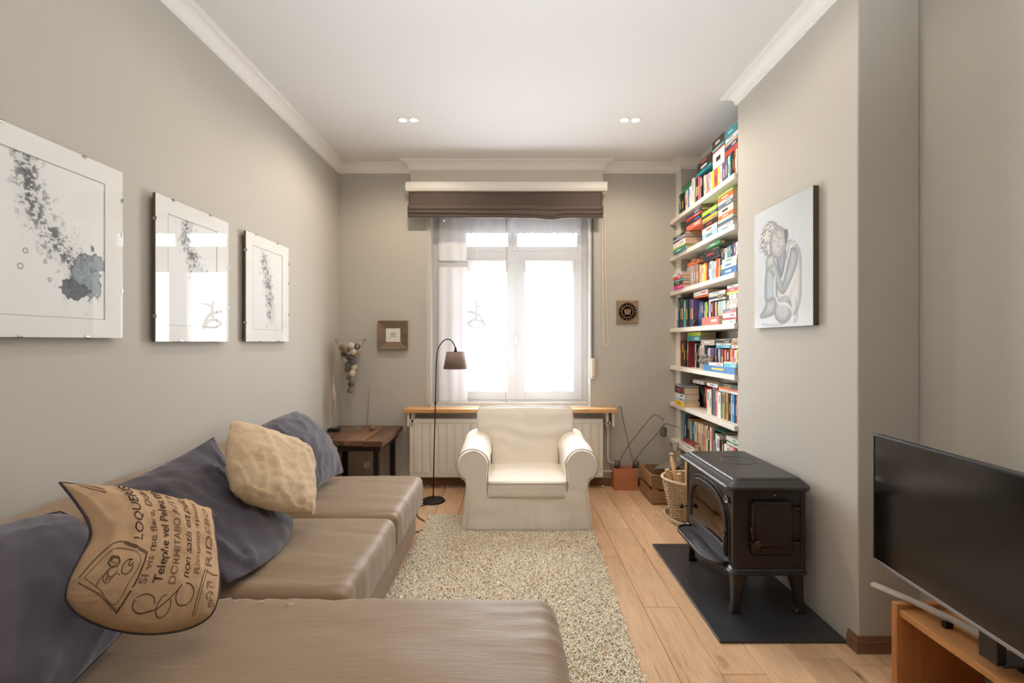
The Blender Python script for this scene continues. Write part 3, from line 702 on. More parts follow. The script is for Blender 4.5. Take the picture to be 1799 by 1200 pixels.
# arms
def arm(s):
    prof = [(.292, .10), (.292, .44)]
    cx_, cz, r = .404, .492, .122
    for i in range(21): a = R(172-i*(172+62)/20); prof.append((cx_+r*cos(a), cz+r*sin(a)))
    prof += [(.452, .36), (.455, .10)]
    N_ = 22
    b = MB(); vs = []; fs = []; k = len(prof)
    for j in range(N_+1):
        t = j/N_; y = 3.487+t*.74; inset = .012 if j in (0, N_) else 0; 
        for i, (u, v) in enumerate(prof):
            du, dv = u-cx_, v-cz; sc_ = 1-inset/.12; uu = cx_+du*sc_; vv = (cz+dv*sc_) if v > .36 else v
            rise = .030*t*(1 if v > .4 else 0)
            w_ = .009*noise.noise(Vector((u*7, y*6, v*7+s)))
            vs.append((CX+s*(uu+w_), y, vv+rise+w_))
    for j in range(N_):
        for i in range(k): a = j*k+i; c_ = j*k+(i+1) % k; fs.append((a, c_, c_+k, a+k) if s > 0 else (a, a+k, c_+k, c_))
    b.add(vs, fs, True)
    k0 = 0; b.f += [tuple(range(k)) if s > 0 else tuple(range(k-1, -1, -1)), tuple(N_*k+i for i in (range(k-1, -1, -1) if s > 0 else range(k)))]; b.sm += [False, False]
    o = b.build('armrest', m_chair, chair)
    pp = [(CX+s*u, 3.490, v) for u, v in prof[1:-1]]
    MB().tube([(CX+s*.294, 3.490, .26)]+pp+[(CX+s*.455, 3.490, .30)], .0048, 6).build('piping', m_chairp, chair)
for s in (-1, 1): arm(s)
def sc_fn(w): return w
cushion('seat_cushion', CX-.290, CX+.290, 3.482, 4.16, .250, .372, m_chair, chair, r=.028, bulge=.018, side=.004, n=(30, 30, 8), wr=.0025, seed=3, st=(4, 4, 4))
for zz in (.262, .362): edge_seam('piping', CX-.291, CX+.291, 3.479, 4.16, zz, m_chairp, chair, .0042, .03)
# frame back, then the T shaped back cushion
cushion('back_frame', CX-.40, CX+.40, 4.13, 4.34, .10, .80, m_chair, chair, r=.05, bulge=0, side=0, n=(20, 8, 20), wr=.003, seed=8, st=(4, 4, 4))
def backc(p):
    t = (p.z+1)/2; z = .365+t*.470
    k = 1/(1+math.exp(-(z-.60)/.018)); hw = .285*(1-k)+.416*k
    if t > .9: hw -= .03*((t-.9)/.1)**2
    e = abs(p.x); th = .075*(1-.55*e**4)*(1-.35*max(0, (t-.85)/.15)**2)
    x = p.x*hw; y = 4.075+(t-.3)*.10-(-p.y)*th
    z += (.014*(1-p.x**2)+.012*e**6 if t > .95 else 0)*1.0-.006*(1 if t > .95 else 0)
    r_ = .010*fbm(Vector((x*4+2, z*4, p.y)))+.006*sin(z*42+6*noise.noise(Vector((x*2.5, z*2, 3))))*math.exp(-((z-.63)/.09)**2)
    cr = .008*sin(x*34)*math.exp(-((z-.80)/.045)**2)*math.exp(-(x/.16)**2)
    if p.y < 0: y -= r_+cr
    return Vector((CX+x, y, z))
MB().lat((40, 6, 34), backc).build('back_cushion', m_chair, chair)
pts = []
for i in range(41):
    u = -1+2*i/40; v = backc(Vector((u, -.55, 1))); pts.append(v+Vector((0, -.004, .003)))
top = pts; left = [backc(Vector((-1, -.55, -.1+1.1*i/16))) for i in range(16)]; right = [backc(Vector((1, -.55, 1-1.1*i/16))) for i in range(1, 17)]
MB().tube(left+top+right, .0045, 6).build('piping', m_chairp, chair)
# ---------------- rug ----------------
RA, RB = Vector((-.655, 3.785, 0)), Vector((.600, 3.75, 0)); RC, RD = Vector((.520, 1.35, 0)), Vector((-.70, 1.38, 0))
rug = root('shag_rug', (-.05, 2.6, 0), 'cream long pile shag rug between sofa, chaise and stove', 'rug')
m_rug = P('wool_pile', (255, 238, 212), rough=.95, sheen=.3, var=(25, .06))
b = MB(); b.prism([(RA.x, RA.y), (RB.x, RB.y), (RC.x, RC.y), (RD.x, RD.y)], lambda u, v, w: (u, v, w), .001, .010); lab(b.build('backing', P('rug_backing', (226, 196, 160), rough=1), rug), 'woven backing')
rs = np.random.RandomState(4); n = 50000
uu, vv_ = rs.rand(n), rs.rand(n)
A, B_, C_, D_ = [np.array(p[:2]) for p in (RA, RB, RC, RD)]
base = (A[None]*(1-uu)[:, None]+B_[None]*uu[:, None])*(1-vv_)[:, None]+(D_[None]*(1-uu)[:, None]+C_[None]*uu[:, None])*vv_[:, None]
keep = ~((base[:, 0] < -.78) | ((base[:, 1] < 1.7) & (base[:, 0] < .06)) | ((np.abs(base[:, 0]-CX) < .44) & (base[:, 1] > 3.52))); base = base[keep]; n = len(base)
ang = rs.rand(n)*2*pi; lean = .006+.018*rs.rand(n); hgt = .012+.010*rs.rand(n); rad = .0030+.0022*rs.rand(n); tw = rs.rand(n)*6.28
segs = [(0, 0, 1.0), (.25, .55, 1.15), (.65, .95, 1.0), (1.05, .90, .45)]
V = np.zeros((n, len(segs)*3, 3)); 
for si, (f, hz, rr_) in enumerate(segs):
    cx_ = base[:, 0]+np.cos(ang+.5*f)*lean*f; cy_ = base[:, 1]+np.sin(ang+.5*f)*lean*f
    for k in range(3):
        a = tw+k*2*pi/3; V[:, si*3+k, 0] = cx_+np.cos(a)*rad*rr_; V[:, si*3+k, 1] = cy_+np.sin(a)*rad*rr_; V[:, si*3+k, 2] = .008+hgt*hz+(.001*np.sin(a) if si == 3 else 0)
q = []
for si in range(len(segs)-1):
    for k in range(3): a = si*3+k; c_ = si*3+(k+1) % 3; q.append((a, c_, c_+3, a+3))
q = np.array(q); Fq = (q[None]+(np.arange(n)*len(segs)*3)[:, None, None]).reshape(-1, 4)
o_ = Vector((-.05, 2.6, 0)); V = V.reshape(-1, 3)-np.array(o_)
me = bpy.data.meshes.new('pile'); me.vertices.add(len(V)); me.vertices.foreach_set('co', V.ravel()); me.loops.add(Fq.size); me.loops.foreach_set('vertex_index', Fq.ravel().astype(np.int32))
me.polygons.add(len(Fq)); me.polygons.foreach_set('loop_start', np.arange(0, Fq.size, 4, dtype=np.int32)); me.polygons.foreach_set('use_smooth', np.ones(len(Fq), bool)); me.update(calc_edges=True); me.materials.append(m_rug)
o = bpy.data.objects.new('pile', me); COL.objects.link(o); o.parent = rug; o['kind'] = 'stuff'
# ================= PICTURES =================
def vnoise(x, y, seed=0):
    xi = np.floor(x).astype(int); yi = np.floor(y).astype(int); fx = x-xi; fy = y-yi
    fx = fx*fx*(3-2*fx); fy = fy*fy*(3-2*fy)
    def h(a, b): n_ = (a*374761393+b*668265263+seed*1442695041) & 0x7fffffff; n_ = ((n_ ^ (n_ >> 13))*1274126177) & 0x7fffffff; return ((n_ ^ (n_ >> 16)) & 0xffff)/65535.
    return (h(xi, yi)*(1-fx)+h(xi+1, yi)*fx)*(1-fy)+(h(xi, yi+1)*(1-fx)+h(xi+1, yi+1)*fx)*fy
def nfbm(x, y, seed=0, o=5):
    s = 0; a = .5; t = 0
    for i in range(o): s = s+a*vnoise(x*2**i, y*2**i, seed+i*7); t += a; a *= .55
    return s/t
def painted(name, P0, U, V_, nu, nv, rgbfn, mat, parent):
    """flat painted sheet; colours are computed on the vertices"""
    u, v = np.meshgrid(np.linspace(0, 1, nu+1), np.linspace(0, 1, nv+1)); u = u.ravel(); v = v.ravel()
    og = np.array(ORG[parent.name]); p = np.array(P0)[None]+u[:, None]*np.array(U)[None]+v[:, None]*np.array(V_)[None]-og
    i, j = np.meshgrid(np.arange(nu), np.arange(nv)); a = (j*(nu+1)+i).ravel(); q = np.stack([a, a+1, a+nu+2, a+nu+1], 1)
    me = bpy.data.meshes.new(name); me.vertices.add(len(p)); me.vertices.foreach_set('co', p.ravel()); me.loops.add(q.size); me.loops.foreach_set('vertex_index', q.ravel().astype(np.int32))
    me.polygons.add(len(q)); me.polygons.foreach_set('loop_start', np.arange(0, q.size, 4, dtype=np.int32)); me.update(calc_edges=True)
    c = np.clip(rgbfn(u, v), 0, 255)/255.; c = np.where(c <= .04045, c/12.92, ((c+.055)/1.055)**2.4)
    ca = me.color_attributes.new('paint', 'FLOAT_COLOR', 'POINT'); ca.data.foreach_set('color', np.concatenate([c, np.ones((len(c), 1))], 1).ravel())
    me.materials.append(mat); o = bpy.data.objects.new(name, me); COL.objects.link(o); o.parent = parent; return o
m_paint = attr_mat('painted_sheet', .75)
def mix(a, b, t): return a*(1-t)[:, None]+np.array(b)[None]*t[:, None]
sst = lambda e0, e1, x: (lambda t: t*t*(3-2*t))(np.clip((x-e0)/(e1-e0), 0, 1))
def splash(seed, pts, wid, dens, tint, bodies=(), rings=()):
    def fn(u, v):
        col = np.tile(np.array([236., 237., 235.]), (len(u), 1)); d = np.full(len(u), 9.); dir_ = np.zeros(len(u))
        wx = u+.05*(nfbm(u*9, v*9, seed)-.5)*2; wy = v+.05*(nfbm(u*9+5, v*9, seed+3)-.5)*2
        for (x0, y0), (x1, y1) in zip(pts[:-1], pts[1:]):
            t = np.clip(((wx-x0)*(x1-x0)+(wy-y0)*(y1-y0))/((x1-x0)**2+(y1-y0)**2), 0, 1); d = np.minimum(d, np.hypot(wx-x0-t*(x1-x0), wy-y0-t*(y1-y0)))
        m = np.exp(-(d/wid)**2)
        n1 = nfbm(u*26, v*26, seed+11, 5); n2 = nfbm(u*60+9*n1, v*60, seed+12, 3)
        ink = sst(.50, .62, n1*.55+n2*.45+.16*(m-.6))*m; ink = np.clip(ink*dens, 0, 1)
        wash = .22*sst(.2, 1, m)*nfbm(u*7, v*7, seed+5)
        col = mix(col, (150, 158, 160), np.clip(wash*1.6, 0, 1)); col = mix(col, (78, 82, 86), ink*.85)
        for (bx, by, rx, ry, cc) in bodies:
            a = np.arctan2((v-by)/ry, (u-bx)/rx); rr_ = np.hypot((u-bx)/rx, (v-by)/ry)*(1+.07*np.sin(a*9+seed)+.55*(nfbm(u*16, v*16, seed+8)-.5)*2)
            s = sst(1.0, .93, rr_); vein = nfbm(a*4, rr_*2.2, seed+21, 4)
            cc2 = np.array(cc)[None]*(.72+.55*vein)[:, None]; col = col*(1-.9*s)[:, None]+cc2*(.9*s)[:, None]
            col = mix(col, (60, 66, 72), .8*np.exp(-((rr_-.97)/.035)**2))
        for (cx_, cy_, r_) in rings: col = mix(col, (100, 104, 108), .8*np.exp(-((np.hypot(u-cx_, (v-cy_)*1.2)-r_)/.004)**2))
        return col
    return fn
def clip_frame(label, y0, y1, z0, z1, art, win_, matedge):
    xf = -1.665
    t = root('clip_frame_picture', (XL+.02, (y0+y1)/2, z0), label, 'picture', 'frameless ink pictures on the left wall')
    lab(MB().box(XL+.001, XL+.018, y0+.10, y1-.10, z0+.10, z1-.10).build('hanger', m_backing, t), 'hidden wooden spacer')
    MB().box(XL+.018, xf-.0045, y0, y1, z0, z1).build('backing_board', m_backing, t)
    a0, a1, c0, c1 = win_
    b = MB(); b.ring([(y0, z0), (y1, z0), (y1, z1), (y0, z1)], [(a0, c0), (a1, c0), (a1, c1), (a0, c1)], lambda u, v, w: (w, u, v), xf-.0045, xf-.002); b.build('mat_board', m_mat, t)
    painted('ink_drawing', (xf-.0040, a0, c0), (0, a1-a0, 0), (0, 0, c1-c0), 200, 240, art, m_paint, t)
    b = MB()
    for (p, q) in (((a0, c0), (a1, c0)), ((a1, c0), (a1, c1)), ((a1, c1), (a0, c1)), ((a0, c1), (a0, c0))):
        b.box(xf-.0021, xf-.0017, min(p[0], q[0])-.0012, max(p[0], q[0])+.0012, min(p[1], q[1])-.0012, max(p[1], q[1])+.0012)
    b.build('mat_bevel', P('mat_bevel_shadow_line', (176, 176, 174)), t)
    MB().box(xf-.0015, xf, y0, y1, z0, z1).build('glass', m_pglass, t)
    for (yy, zz) in ((y0+.2*(y1-y0), z1), (y0+.7*(y1-y0), z1), (y0+.3*(y1-y0), z0), (y0+.72*(y1-y0), z0), (y1, z0+.2), (y1, z0+.62*(z1-z0)), (y1, z1-.12), (y0, z0+.12), (y0, z1-.12)):
        hz = zz in (z0, z1)
        b = MB(); b.box(XL+.018, xf+.001, yy-(.008 if hz else .001), yy+(.008 if hz else .001), zz-(.001 if hz else .008), zz+(.001 if hz else .008))
        b.box(xf, xf+.001, yy-.008 if hz else (yy-.007 if yy == y1 else yy-.001), yy+.008 if hz else (yy+.001 if yy == y1 else yy+.007), zz-.008 if not hz else (zz-.007 if zz == z1 else zz-.001), zz+.008 if not hz else (zz+.001 if zz == z1 else zz+.007))
        b.build('clip', m_chrome, t)
clip_frame('largest ink picture, nearest, with blue-grey splash running down to the right', 1.42, 2.023, 1.425, 2.133,
           splash(3, [(.27, .92), (.30, .74), (.45, .56), (.66, .40), (.74, .24)], .13, 1.0, 0, [(.80, .30, .15, .16, (140, 154, 160)), (.68, .19, .14, .065, (92, 98, 104)), (.90, .40, .12, .06, (150, 160, 168))], [(.26, .40, .018), (.22, .30, .020), (.42, .35, .012), (.46, .24, .013)]),
           (1.51, 1.935, 1.50, 2.055), .09)
clip_frame('middle ink picture with small blue star-shaped splash at its right', 2.211, 2.778, 1.41, 2.108,
           splash(8, [(.35, .95), (.38, .80), (.50, .62), (.62, .42)], .15, .9, 0, [(.80, .42, .10, .11, (170, 180, 194))]), (2.29, 2.67, 1.49, 2.03), .08)
clip_frame('furthest and palest ink picture, beside the corner', 2.962, 3.527, 1.41, 2.106,
           splash(15, [(.38, .85), (.48, .62), (.56, .40), (.55, .20)], .17, .7, 0), (3.04, 3.43, 1.49, 2.03), .08)
# ---------------- canvas painting ----------------
t = root('canvas_painting', (1.55, 2.70, 1.493), 'grey-white canvas of a seated resting figure on the chimney wall', 'painting')
cy0, cy1, cz0, cz1 = 2.416, 3.000, 1.493, 2.209
lab(MB().box(1.541, 1.568, cy0, cy1, cz0, cz1).build('stretcher_edge', P('brown_canvas_edge', (92, 76, 62), rough=.85), t), 'brown painted edge')
def figure(u, v):
    # u: 0 at the far (left) edge .. 1 near; v: 0 bottom .. 1 top
    X = u*100; Y = (1-v)*122; n1 = nfbm(u*5, v*5, 2); n2 = nfbm(u*40, v*8, 4)
    col = np.tile(np.array([196., 200., 202.]), (len(u), 1))*(.97+.07*n1+.03*n2)[:, None]
    col = mix(col, (176, 180, 180), .55*sst(50, 0, Y)*sst(20, 100, X)); col = mix(col, (226, 230, 234), .6*sst(95, 122, Y))
    def poly(pts, c, soft=.6, shade=None, line=.0):
        nonlocal col
        d = np.full(len(u), 1e9); inside = np.zeros(len(u), bool); n = len(pts)
        for i in range(n):
            x0, y0 = pts[i]; x1, y1 = pts[(i+1) % n]; L2 = (x1-x0)**2+(y1-y0)**2
            tt = np.clip(((X-x0)*(x1-x0)+(Y-y0)*(y1-y0))/L2, 0, 1); d = np.minimum(d, np.hypot(X-x0-tt*(x1-x0), Y-y0-tt*(y1-y0)))
            c_ = ((y0 > Y) != (y1 > Y)) & (X < (x1-x0)*(Y-y0)/((y1-y0) if y1 != y0 else 1e-9)+x0); inside ^= c_
        sd = np.where(inside, -d, d); m = sst(soft, -soft, sd); cc = np.array(c, float)[None]*(.95+.1*n2)[:, None]
        edge = np.exp(-(sd/4.5)**2)*inside; cc = cc*(1-.22*edge)[:, None]
        col = col*(1-m)[:, None]+cc*m[:, None]
        if line: col = mix(col, (132, 136, 140), .7*line*np.exp(-(sd/.6)**2))
    def sm(pts, n=5): return [(p.x, p.y) for p in bez([(a, b_, 0) for a, b_ in pts+[pts[0]]], n)][:-1]
    def stroke(pts, w, c, a=.8):
        nonlocal col
        q = [(p.x, p.y) for p in bez([(x_, y_, 0) for x_, y_ in pts], 5)]; d = np.full(len(u), 1e9)
        for (x0, y0), (x1, y1) in zip(q[:-1], q[1:]):
            L2 = (x1-x0)**2+(y1-y0)**2+1e-9; tt = np.clip(((X-x0)*(x1-x0)+(Y-y0)*(y1-y0))/L2, 0, 1); d = np.minimum(d, np.hypot(X-x0-tt*(x1-x0), Y-y0-tt*(y1-y0)))
        col = mix(col, c, a*np.exp(-(d/w)**2))
    poly(sm([(62, 40), (72, 42), (82, 54), (84, 75), (82, 100), (72, 112), (55, 108), (40, 96), (36, 80), (50, 60)]), (206, 206, 203), line=.3)
    poly(sm([(24, 58), (34, 56), (42, 72), (44, 92), (34, 98), (22, 94), (21, 75)]), (176, 184, 190), line=.3)      # shin
    poly(sm([(24, 94), (40, 92), (44, 104), (34, 110), (14, 112), (12, 108), (20, 102)]), (186, 188, 188), line=.35)   # foot
    poly(sm([(42, 96), (60, 92), (68, 102), (66, 114), (54, 119), (42, 114), (38, 104)]), (188, 192, 192), line=.4)     # knee
    poly(sm([(66, 48), (76, 50), (78, 62), (68, 78), (56, 90), (50, 86), (56, 74), (62, 60)]), (180, 186, 188), line=.35)  # upper arm
    poly(sm([(26, 52), (36, 50), (46, 66), (54, 82), (54, 90), (46, 86), (36, 70), (26, 62)]), (188, 192, 192), line=.35)   # forearm
    poly(sm([(24, 50), (32, 46), (40, 50), (38, 60), (28, 62), (23, 57)]), (196, 198, 196), line=.35)   # hand
    stroke([(40, 72), (40, 88), (46, 98), (58, 100), (68, 106), (70, 116)], 1.3, (226, 226, 222)); stroke([(43, 72), (43, 87), (49, 95), (60, 97)], .5, (130, 134, 138), .6)
    for k in range(6): stroke([(80-k*2, 70+k*3), (74-k*2, 82+k*3), (60-k, 92+k), (48, 90+k*1.5)], .6, (160, 164, 164) if k % 2 else (228, 228, 222), .6)
    for k in range(4): stroke([(74, 96+k*4), (78, 106+k*3), (72, 116+k)], .6, (150, 156, 158), .5)
    for k in range(3): stroke([(58+k*2.6, 58-k), (62+k*2.6, 46), (72+k*2, 42+k*1.5)], .8, (232, 232, 228) if k != 1 else (128, 132, 138), .8)
    poly(sm([(42, 44), (54, 46), (60, 52), (52, 74), (44, 62)]), (160, 166, 172))
    poly(sm([(12, 34), (16, 22), (26, 14), (38, 16), (46, 24), (40, 40), (32, 50), (20, 44)]), (182, 182, 178), line=.4)   # curled hair
    g = nfbm(u*60, v*74, 9, 2); hm = sst(17, 15, np.hypot(X-25, (Y-31)*.95)); col = mix(col, (222, 222, 218), hm*sst(.50, .64, g)*.75); col = mix(col, (130, 132, 134), hm*sst(.48, .36, g)*.6)
    poly(sm([(34, 26), (46, 22), (58, 30), (60, 42), (52, 54), (42, 54), (32, 46), (30, 36)]), (190, 190, 186), line=.45)   # face
    poly(sm([(56, 28), (62, 30), (62, 38), (58, 42)]), (140, 142, 144), line=.4)                                          # ear
    stroke([(40, 28), (46, 34), (54, 36)], .8, (146, 147, 148)); stroke([(44, 30), (44, 26), (52, 28)], .5, (120, 122, 124), .6)
    stroke([(35, 42), (36, 36), (42, 36)], .7, (148, 150, 150)); stroke([(47, 36), (45, 42), (50, 43)], .6, (130, 132, 134), .7); stroke([(47, 49), (52, 46), (55, 44)], .8, (146, 146, 148))
    stroke([(16, 118), (36, 120), (54, 119)], 1.2, (160, 164, 168), .5)
    return col
painted('painted_canvas', (1.5395, cy1, cz0), (0, cy0-cy1, 0), (0, 0, cz1-cz0), 220, 270, figure, m_paint, t)
# ---------------- small rustic frame and relief tile on the window wall ----------------
x0, x1, z0, z1 = -1.303, -1.018, 1.335, 1.613
t = root('rustic_photo_frame', ((x0+x1)/2, YB, z0), 'small square weathered wooden frame left of the window', 'photo frame')
w = .072
for k, (poly, st) in enumerate(([((x0, z0), (x1, z0), (x1-w, z0+w), (x0+w, z0+w)), 0], [((x0, z1), (x0+w, z1-w), (x1-w, z1-w), (x1, z1)), 0], [((x0, z0), (x0+w, z0+w), (x0+w, z1-w), (x0, z1)), 1], [((x1, z0), (x1, z1), (x1-w, z1-w), (x1-w, z0+w)), 1])):
    b = MB(); cxm, czm = (x0+x1)/2, (z0+z1)/2
    vs = [(u, YB-.001, v) for u, v in poly]+[(u, YB-(.045 if max(abs(u-cxm)/(x1-x0), abs(v-czm)/(z1-z0)) > .4 else .022), v) for u, v in poly]
    b.add(vs, [(0, 1, 2, 3), (7, 6, 5, 4), (0, 4, 5, 1), (1, 5, 6, 2), (2, 6, 7, 3), (3, 7, 4, 0)]); b.build('frame_side', m_frame, t, bevel=.003, weld=True)
MB().box(x0+w, x1-w, YB-.018, YB-.002, z0+w, z1-w).build('mat_board', P('ivory_mat', (222, 218, 206), rough=.9), t)
MB().box(x0+w+.045, x1-w-.045, YB-.0195, YB-.018, z0+w+.045, z1-w-.045).build('photo', P('bluish_photo', (70, 72, 92), rough=.5, var=(40, .8), c2=(214, 214, 220)), t)
x0, x1, z0, z1 = 1.022, 1.232, 1.590, 1.810
t = root('relief_tile', ((x0+x1)/2, YB, z0), 'square brown stone relief tile with round emblem right of the window', 'tile')
m_tile = P('brown_relief', (146, 124, 100), rough=.85, var=(14, .2), bump=(70, .5))
MB().box(x0, x1, YB-.022, YB, z0, z1).build('slab', m_tile, t, bevel=.004)
cx_, cz = (x0+x1)/2, (z0+z1)/2; Mx = Matrix.Translation((cx_, YB-.022, cz)) @ Matrix.Rotation(R(90), 4, 'X')
m_tile2 = P('worn_relief', (128, 107, 85), rough=.85, var=(20, .25), bump=(90, .5))
MB().lathe([(.084, 0), (.088, .005), (.092, .005), (.095, 0)], M=Mx, seg=40).build('outer_ring', m_tile2, t)
MB().lathe([(.050, 0), (.053, .005), (.057, .005), (.060, 0)], M=Mx, seg=36).build('inner_ring', m_tile2, t)
b = MB()
for i in range(18):
    a = 2*pi*i/18; c_ = Vector((cx_+.072*cos(a), YB-.024, cz+.072*sin(a))); Mr = Matrix.Translation(c_) @ Matrix.Rotation(-a, 4, 'Y'); b.box(-.009, .009, -.003, .003, -.0035, .0035, Mr)
b.build('raised_letters', m_tile2, t)['kind'] = 'stuff'
b = MB(); b.prism([(-.030, -.030), (.030, -.030), (.026, -.018), (.034, .006), (.026, .030), (.016, .018), (.008, .036), (0, .020), (-.008, .036), (-.016, .018), (-.026, .030), (-.034, .006), (-.026, -.018)], lambda u, v, w_: (cx_+u, w_, cz+v), YB-.029, YB-.020)
b.build('crown_emblem', m_tile2, t, bevel=.002)
# ---------------- floor lamp ----------------
lx, ly = -.695, 4.17
t = root('floor_lamp', (lx, ly, 0), 'slim black arched floor lamp with small taupe shade left of the armchair', 'lamp')
MB().lathe([(.002, 0), (.105, 0), (.106, .008), (.09, .018), (.03, .026), (.012, .034), (.002, .034)], (lx, ly, 0), 40).build('base', m_black, t)
P3 = lambda x, y: px(x, y, ly)
pole = [Vector((lx, ly, .03)), P3(763, 800), P3(765.5, 705), P3(767, 640)]+[P3(*q) for q in ((769, 620), (773, 607), (781, 598), (788, 596), (794, 599), (799, 607), (801, 614))]
MB().tube(pole[:3]+bez(pole[3:], 6), .0052, 10).build('pole', m_black, t)
b = MB(); c_ = P3(765.5, 708); b.lathe([(.005, -.014), (.010, -.010), (.010, .010), (.005, .014)], c_, 14); b.build('pole_joint', m_black, t)
b = MB(); c_ = P3(801, 616); b.lathe([(.004, .03), (.012, .022), (.008, .012), (.016, 0), (.018, -.022), (.003, -.024)], c_, 14); b.build('socket', m_black, t)
c_ = P3(800.5, 648); sh = root; hh = 30*ly/F; tr, br = 15.5*ly/F, 21*ly/F
b = MB(); b.lathe([(br, 0), (tr, hh), (tr-.003, hh), (br-.003, 0)], c_, 36, closed=True); b.build('lamp_shade', m_shade, t)
b = MB()
for a in range(3): b.tube([c_+Vector((0, 0, hh-.004)), c_+Vector((tr*cos(a*2.1), tr*sin(a*2.1), hh-.004))], .0018, 6)
b.build('shade_spider', m_black, t)
b = MB(); b.blob(c_+Vector((0, 0, .055)), (.025, .025, .032)); b.build('bulb', P('bulb_glass', (240, 235, 225), rough=.3), t)
pts = bez([(lx-.02, ly-.09, .006), (lx-.10, 4.0, .006), (-.76, 3.80, .006), (-.665, 3.66, .006), (-.66, 3.53, .006), (-.74, 3.47, .006), (-.85, 3.5, .006)], 8)
tag(MB().tube(pts, .004, 6).build('lamp_cord', m_black), 'thin black lamp cord curling on the floor beside the sofa end', 'cord')
# ---------------- side table ----------------
t = root('side_table', (-1.37, 4.25, 0), 'rustic reclaimed wood side table on dark legs in the left corner', 'table')
xs = [-1.690, -1.545, -1.385, -1.225, -1.060]
rk = random.Random(5)
for i in range(4):
    b = MB(); x0, x1 = xs[i]+.0015, xs[i+1]-.0015; y0, y1 = 3.885+rk.uniform(-.012, .012), 4.60; dz = rk.uniform(-.002, .003)
    m = 14
    def fn(p, x0=x0, x1=x1, y0=y0, y1=y1, dz=dz, i=i):
        x = x0+(x1-x0)*(p.x+1)/2; y = y0+(y1-y0)*(p.y+1)/2; z = .545+.045*(p.z+1)/2+dz
        if i == 3 and p.x > .99: x += .010*noise.noise(Vector((y*6, 3, p.z)))
        if p.y < -.99: y += .010*noise.noise(Vector((x*18, 1, p.z*2)))
        if p.z > .99: z += .0015*noise.noise(Vector((x*30, y*6, 1)))
        return Vector((x, y, z))
    b.lat((6, 24, 2), fn, smooth=False); o = b.build('plank', wood('reclaimed_plank', (142, 102, 74), (88, 60, 42), 'Y', 9, rough=.42, rnd=.2, knotc=(40, 28, 20), bump=.6) if i == 0 else m_tp, t, bevel=.003); m_tp = o.data.materials[0]
MB().box(-1.67, -1.10, 3.95, 3.985, .490, .545).box(-1.67, -1.10, 4.52, 4.555, .490, .545).box(-1.67, -1.635, 3.985, 4.52, .490, .545).box(-1.135, -1.10, 3.985, 4.52, .490, .545).build('apron', P('dark_brown_metal', (46, 36, 32), rough=.5), t)
for (xx, yy) in ((-1.67, 3.96), (-1.165, 3.96), (-1.62, 4.50), (-1.165, 4.50)): MB().box(xx, xx+.045, yy, yy+.045, 0, .49).build('leg', m_black, t, bevel=.003)
TT = .593
# glass vase with balls
vx, vy = -1.515, 4.43
t = root('glass_vase', (vx, vy, TT), 'tall trumpet-shaped clear glass vase full of balls on the side table', 'vase')
ph = .845
prof = [(.002, 0), (.115, .001), (.118, .006), (.08, .010), (.02, .016), (.012, .03), (.011, .18), (.016, .24), (.032, .33), (.052, .48), (.080, .66), (.112, .78), (.146, .842)]
inn = [(.142, .842), (.108, .78), (.076, .66), (.048, .48), (.028, .33), (.012, .25), (.002, .235)]
MB().lathe(prof+inn, (vx, vy, TT), 36).build('glass_body', m_vglass, t)
mb = [P('brown_ball', (140, 112, 84), rough=.6, var=(30, .2), bump=(60, .4)), P('charcoal_ball', (80, 80, 86), rough=.6, var=(30, .25)), P('cream_ball', (220, 206, 186), rough=.6, var=(20, .1))]
def wr_(z):
    pr = [(.012, .25), (.028, .33), (.048, .48), (.076, .66), (.108, .78), (.142, .842), (.15, .9)]
    for (r0, z0), (r1, z1) in zip(pr[:-1], pr[1:]):
        if z0 <= z <= z1: return r0+(r1-r0)*(z-z0)/(z1-z0)
    return .012 if z < .25 else .15
balls = []; z = .385; rb = random.Random(12); cols = [0, 1, 0, 2, 0, 2, 1, 0, 1, 2, 0, 1, 2, 0, 1, 0, 2, 1, 0, 2, 0, 2, 1, 2]
tries = 0
while len(balls) < 24 and tries < 60000:
    tries += 1; r = .030
    zz = .36+.50*(tries/60000)**.8*1.0; a = rb.uniform(0, 6.28); mr = wr_(zz)-r-.001
    if mr < 0:
        if wr_(zz) > .026 and not balls: mr = 0; r = wr_(zz)-.001
        else: continue
    p = Vector((mr*cos(a)*rb.choice((1, 1, .5)), mr*sin(a), zz))
    if all((p-q[0]).length > r+q[1]+.0005 for q in balls) and min([abs(zz-q[0].z) for q in balls]+[0 if not balls else 9]) < .075:
        balls.append((p, r))
nmz = ['brown wooden', 'charcoal', 'cream']
nb_ = ['topmost', 'second', 'third', 'fourth', 'fifth', 'sixth', 'seventh', 'eighth', 'ninth', 'tenth', 'eleventh', 'twelfth']
order = sorted(range(len(balls)), key=lambda i: -balls[i][0].z); seen = [0, 0, 0]
for i in order:
    p, r = balls[i]; k = cols[i % 24]
    o = MB().blob((vx+p.x, vy+p.y, TT+p.z), r, seg=16, rings=12).build('decorative_ball', mb[k], org=(vx+p.x, vy+p.y, TT+p.z-r))
    tag(o, ('%s %s ball in the glass vase' % (nb_[seen[k]], nmz[k])) if seen[k] == 0 else ('%s %s ball from the top in the glass vase' % (nb_[seen[k]], nmz[k])), 'ball', 'balls in the glass vase'); seen[k] += 1
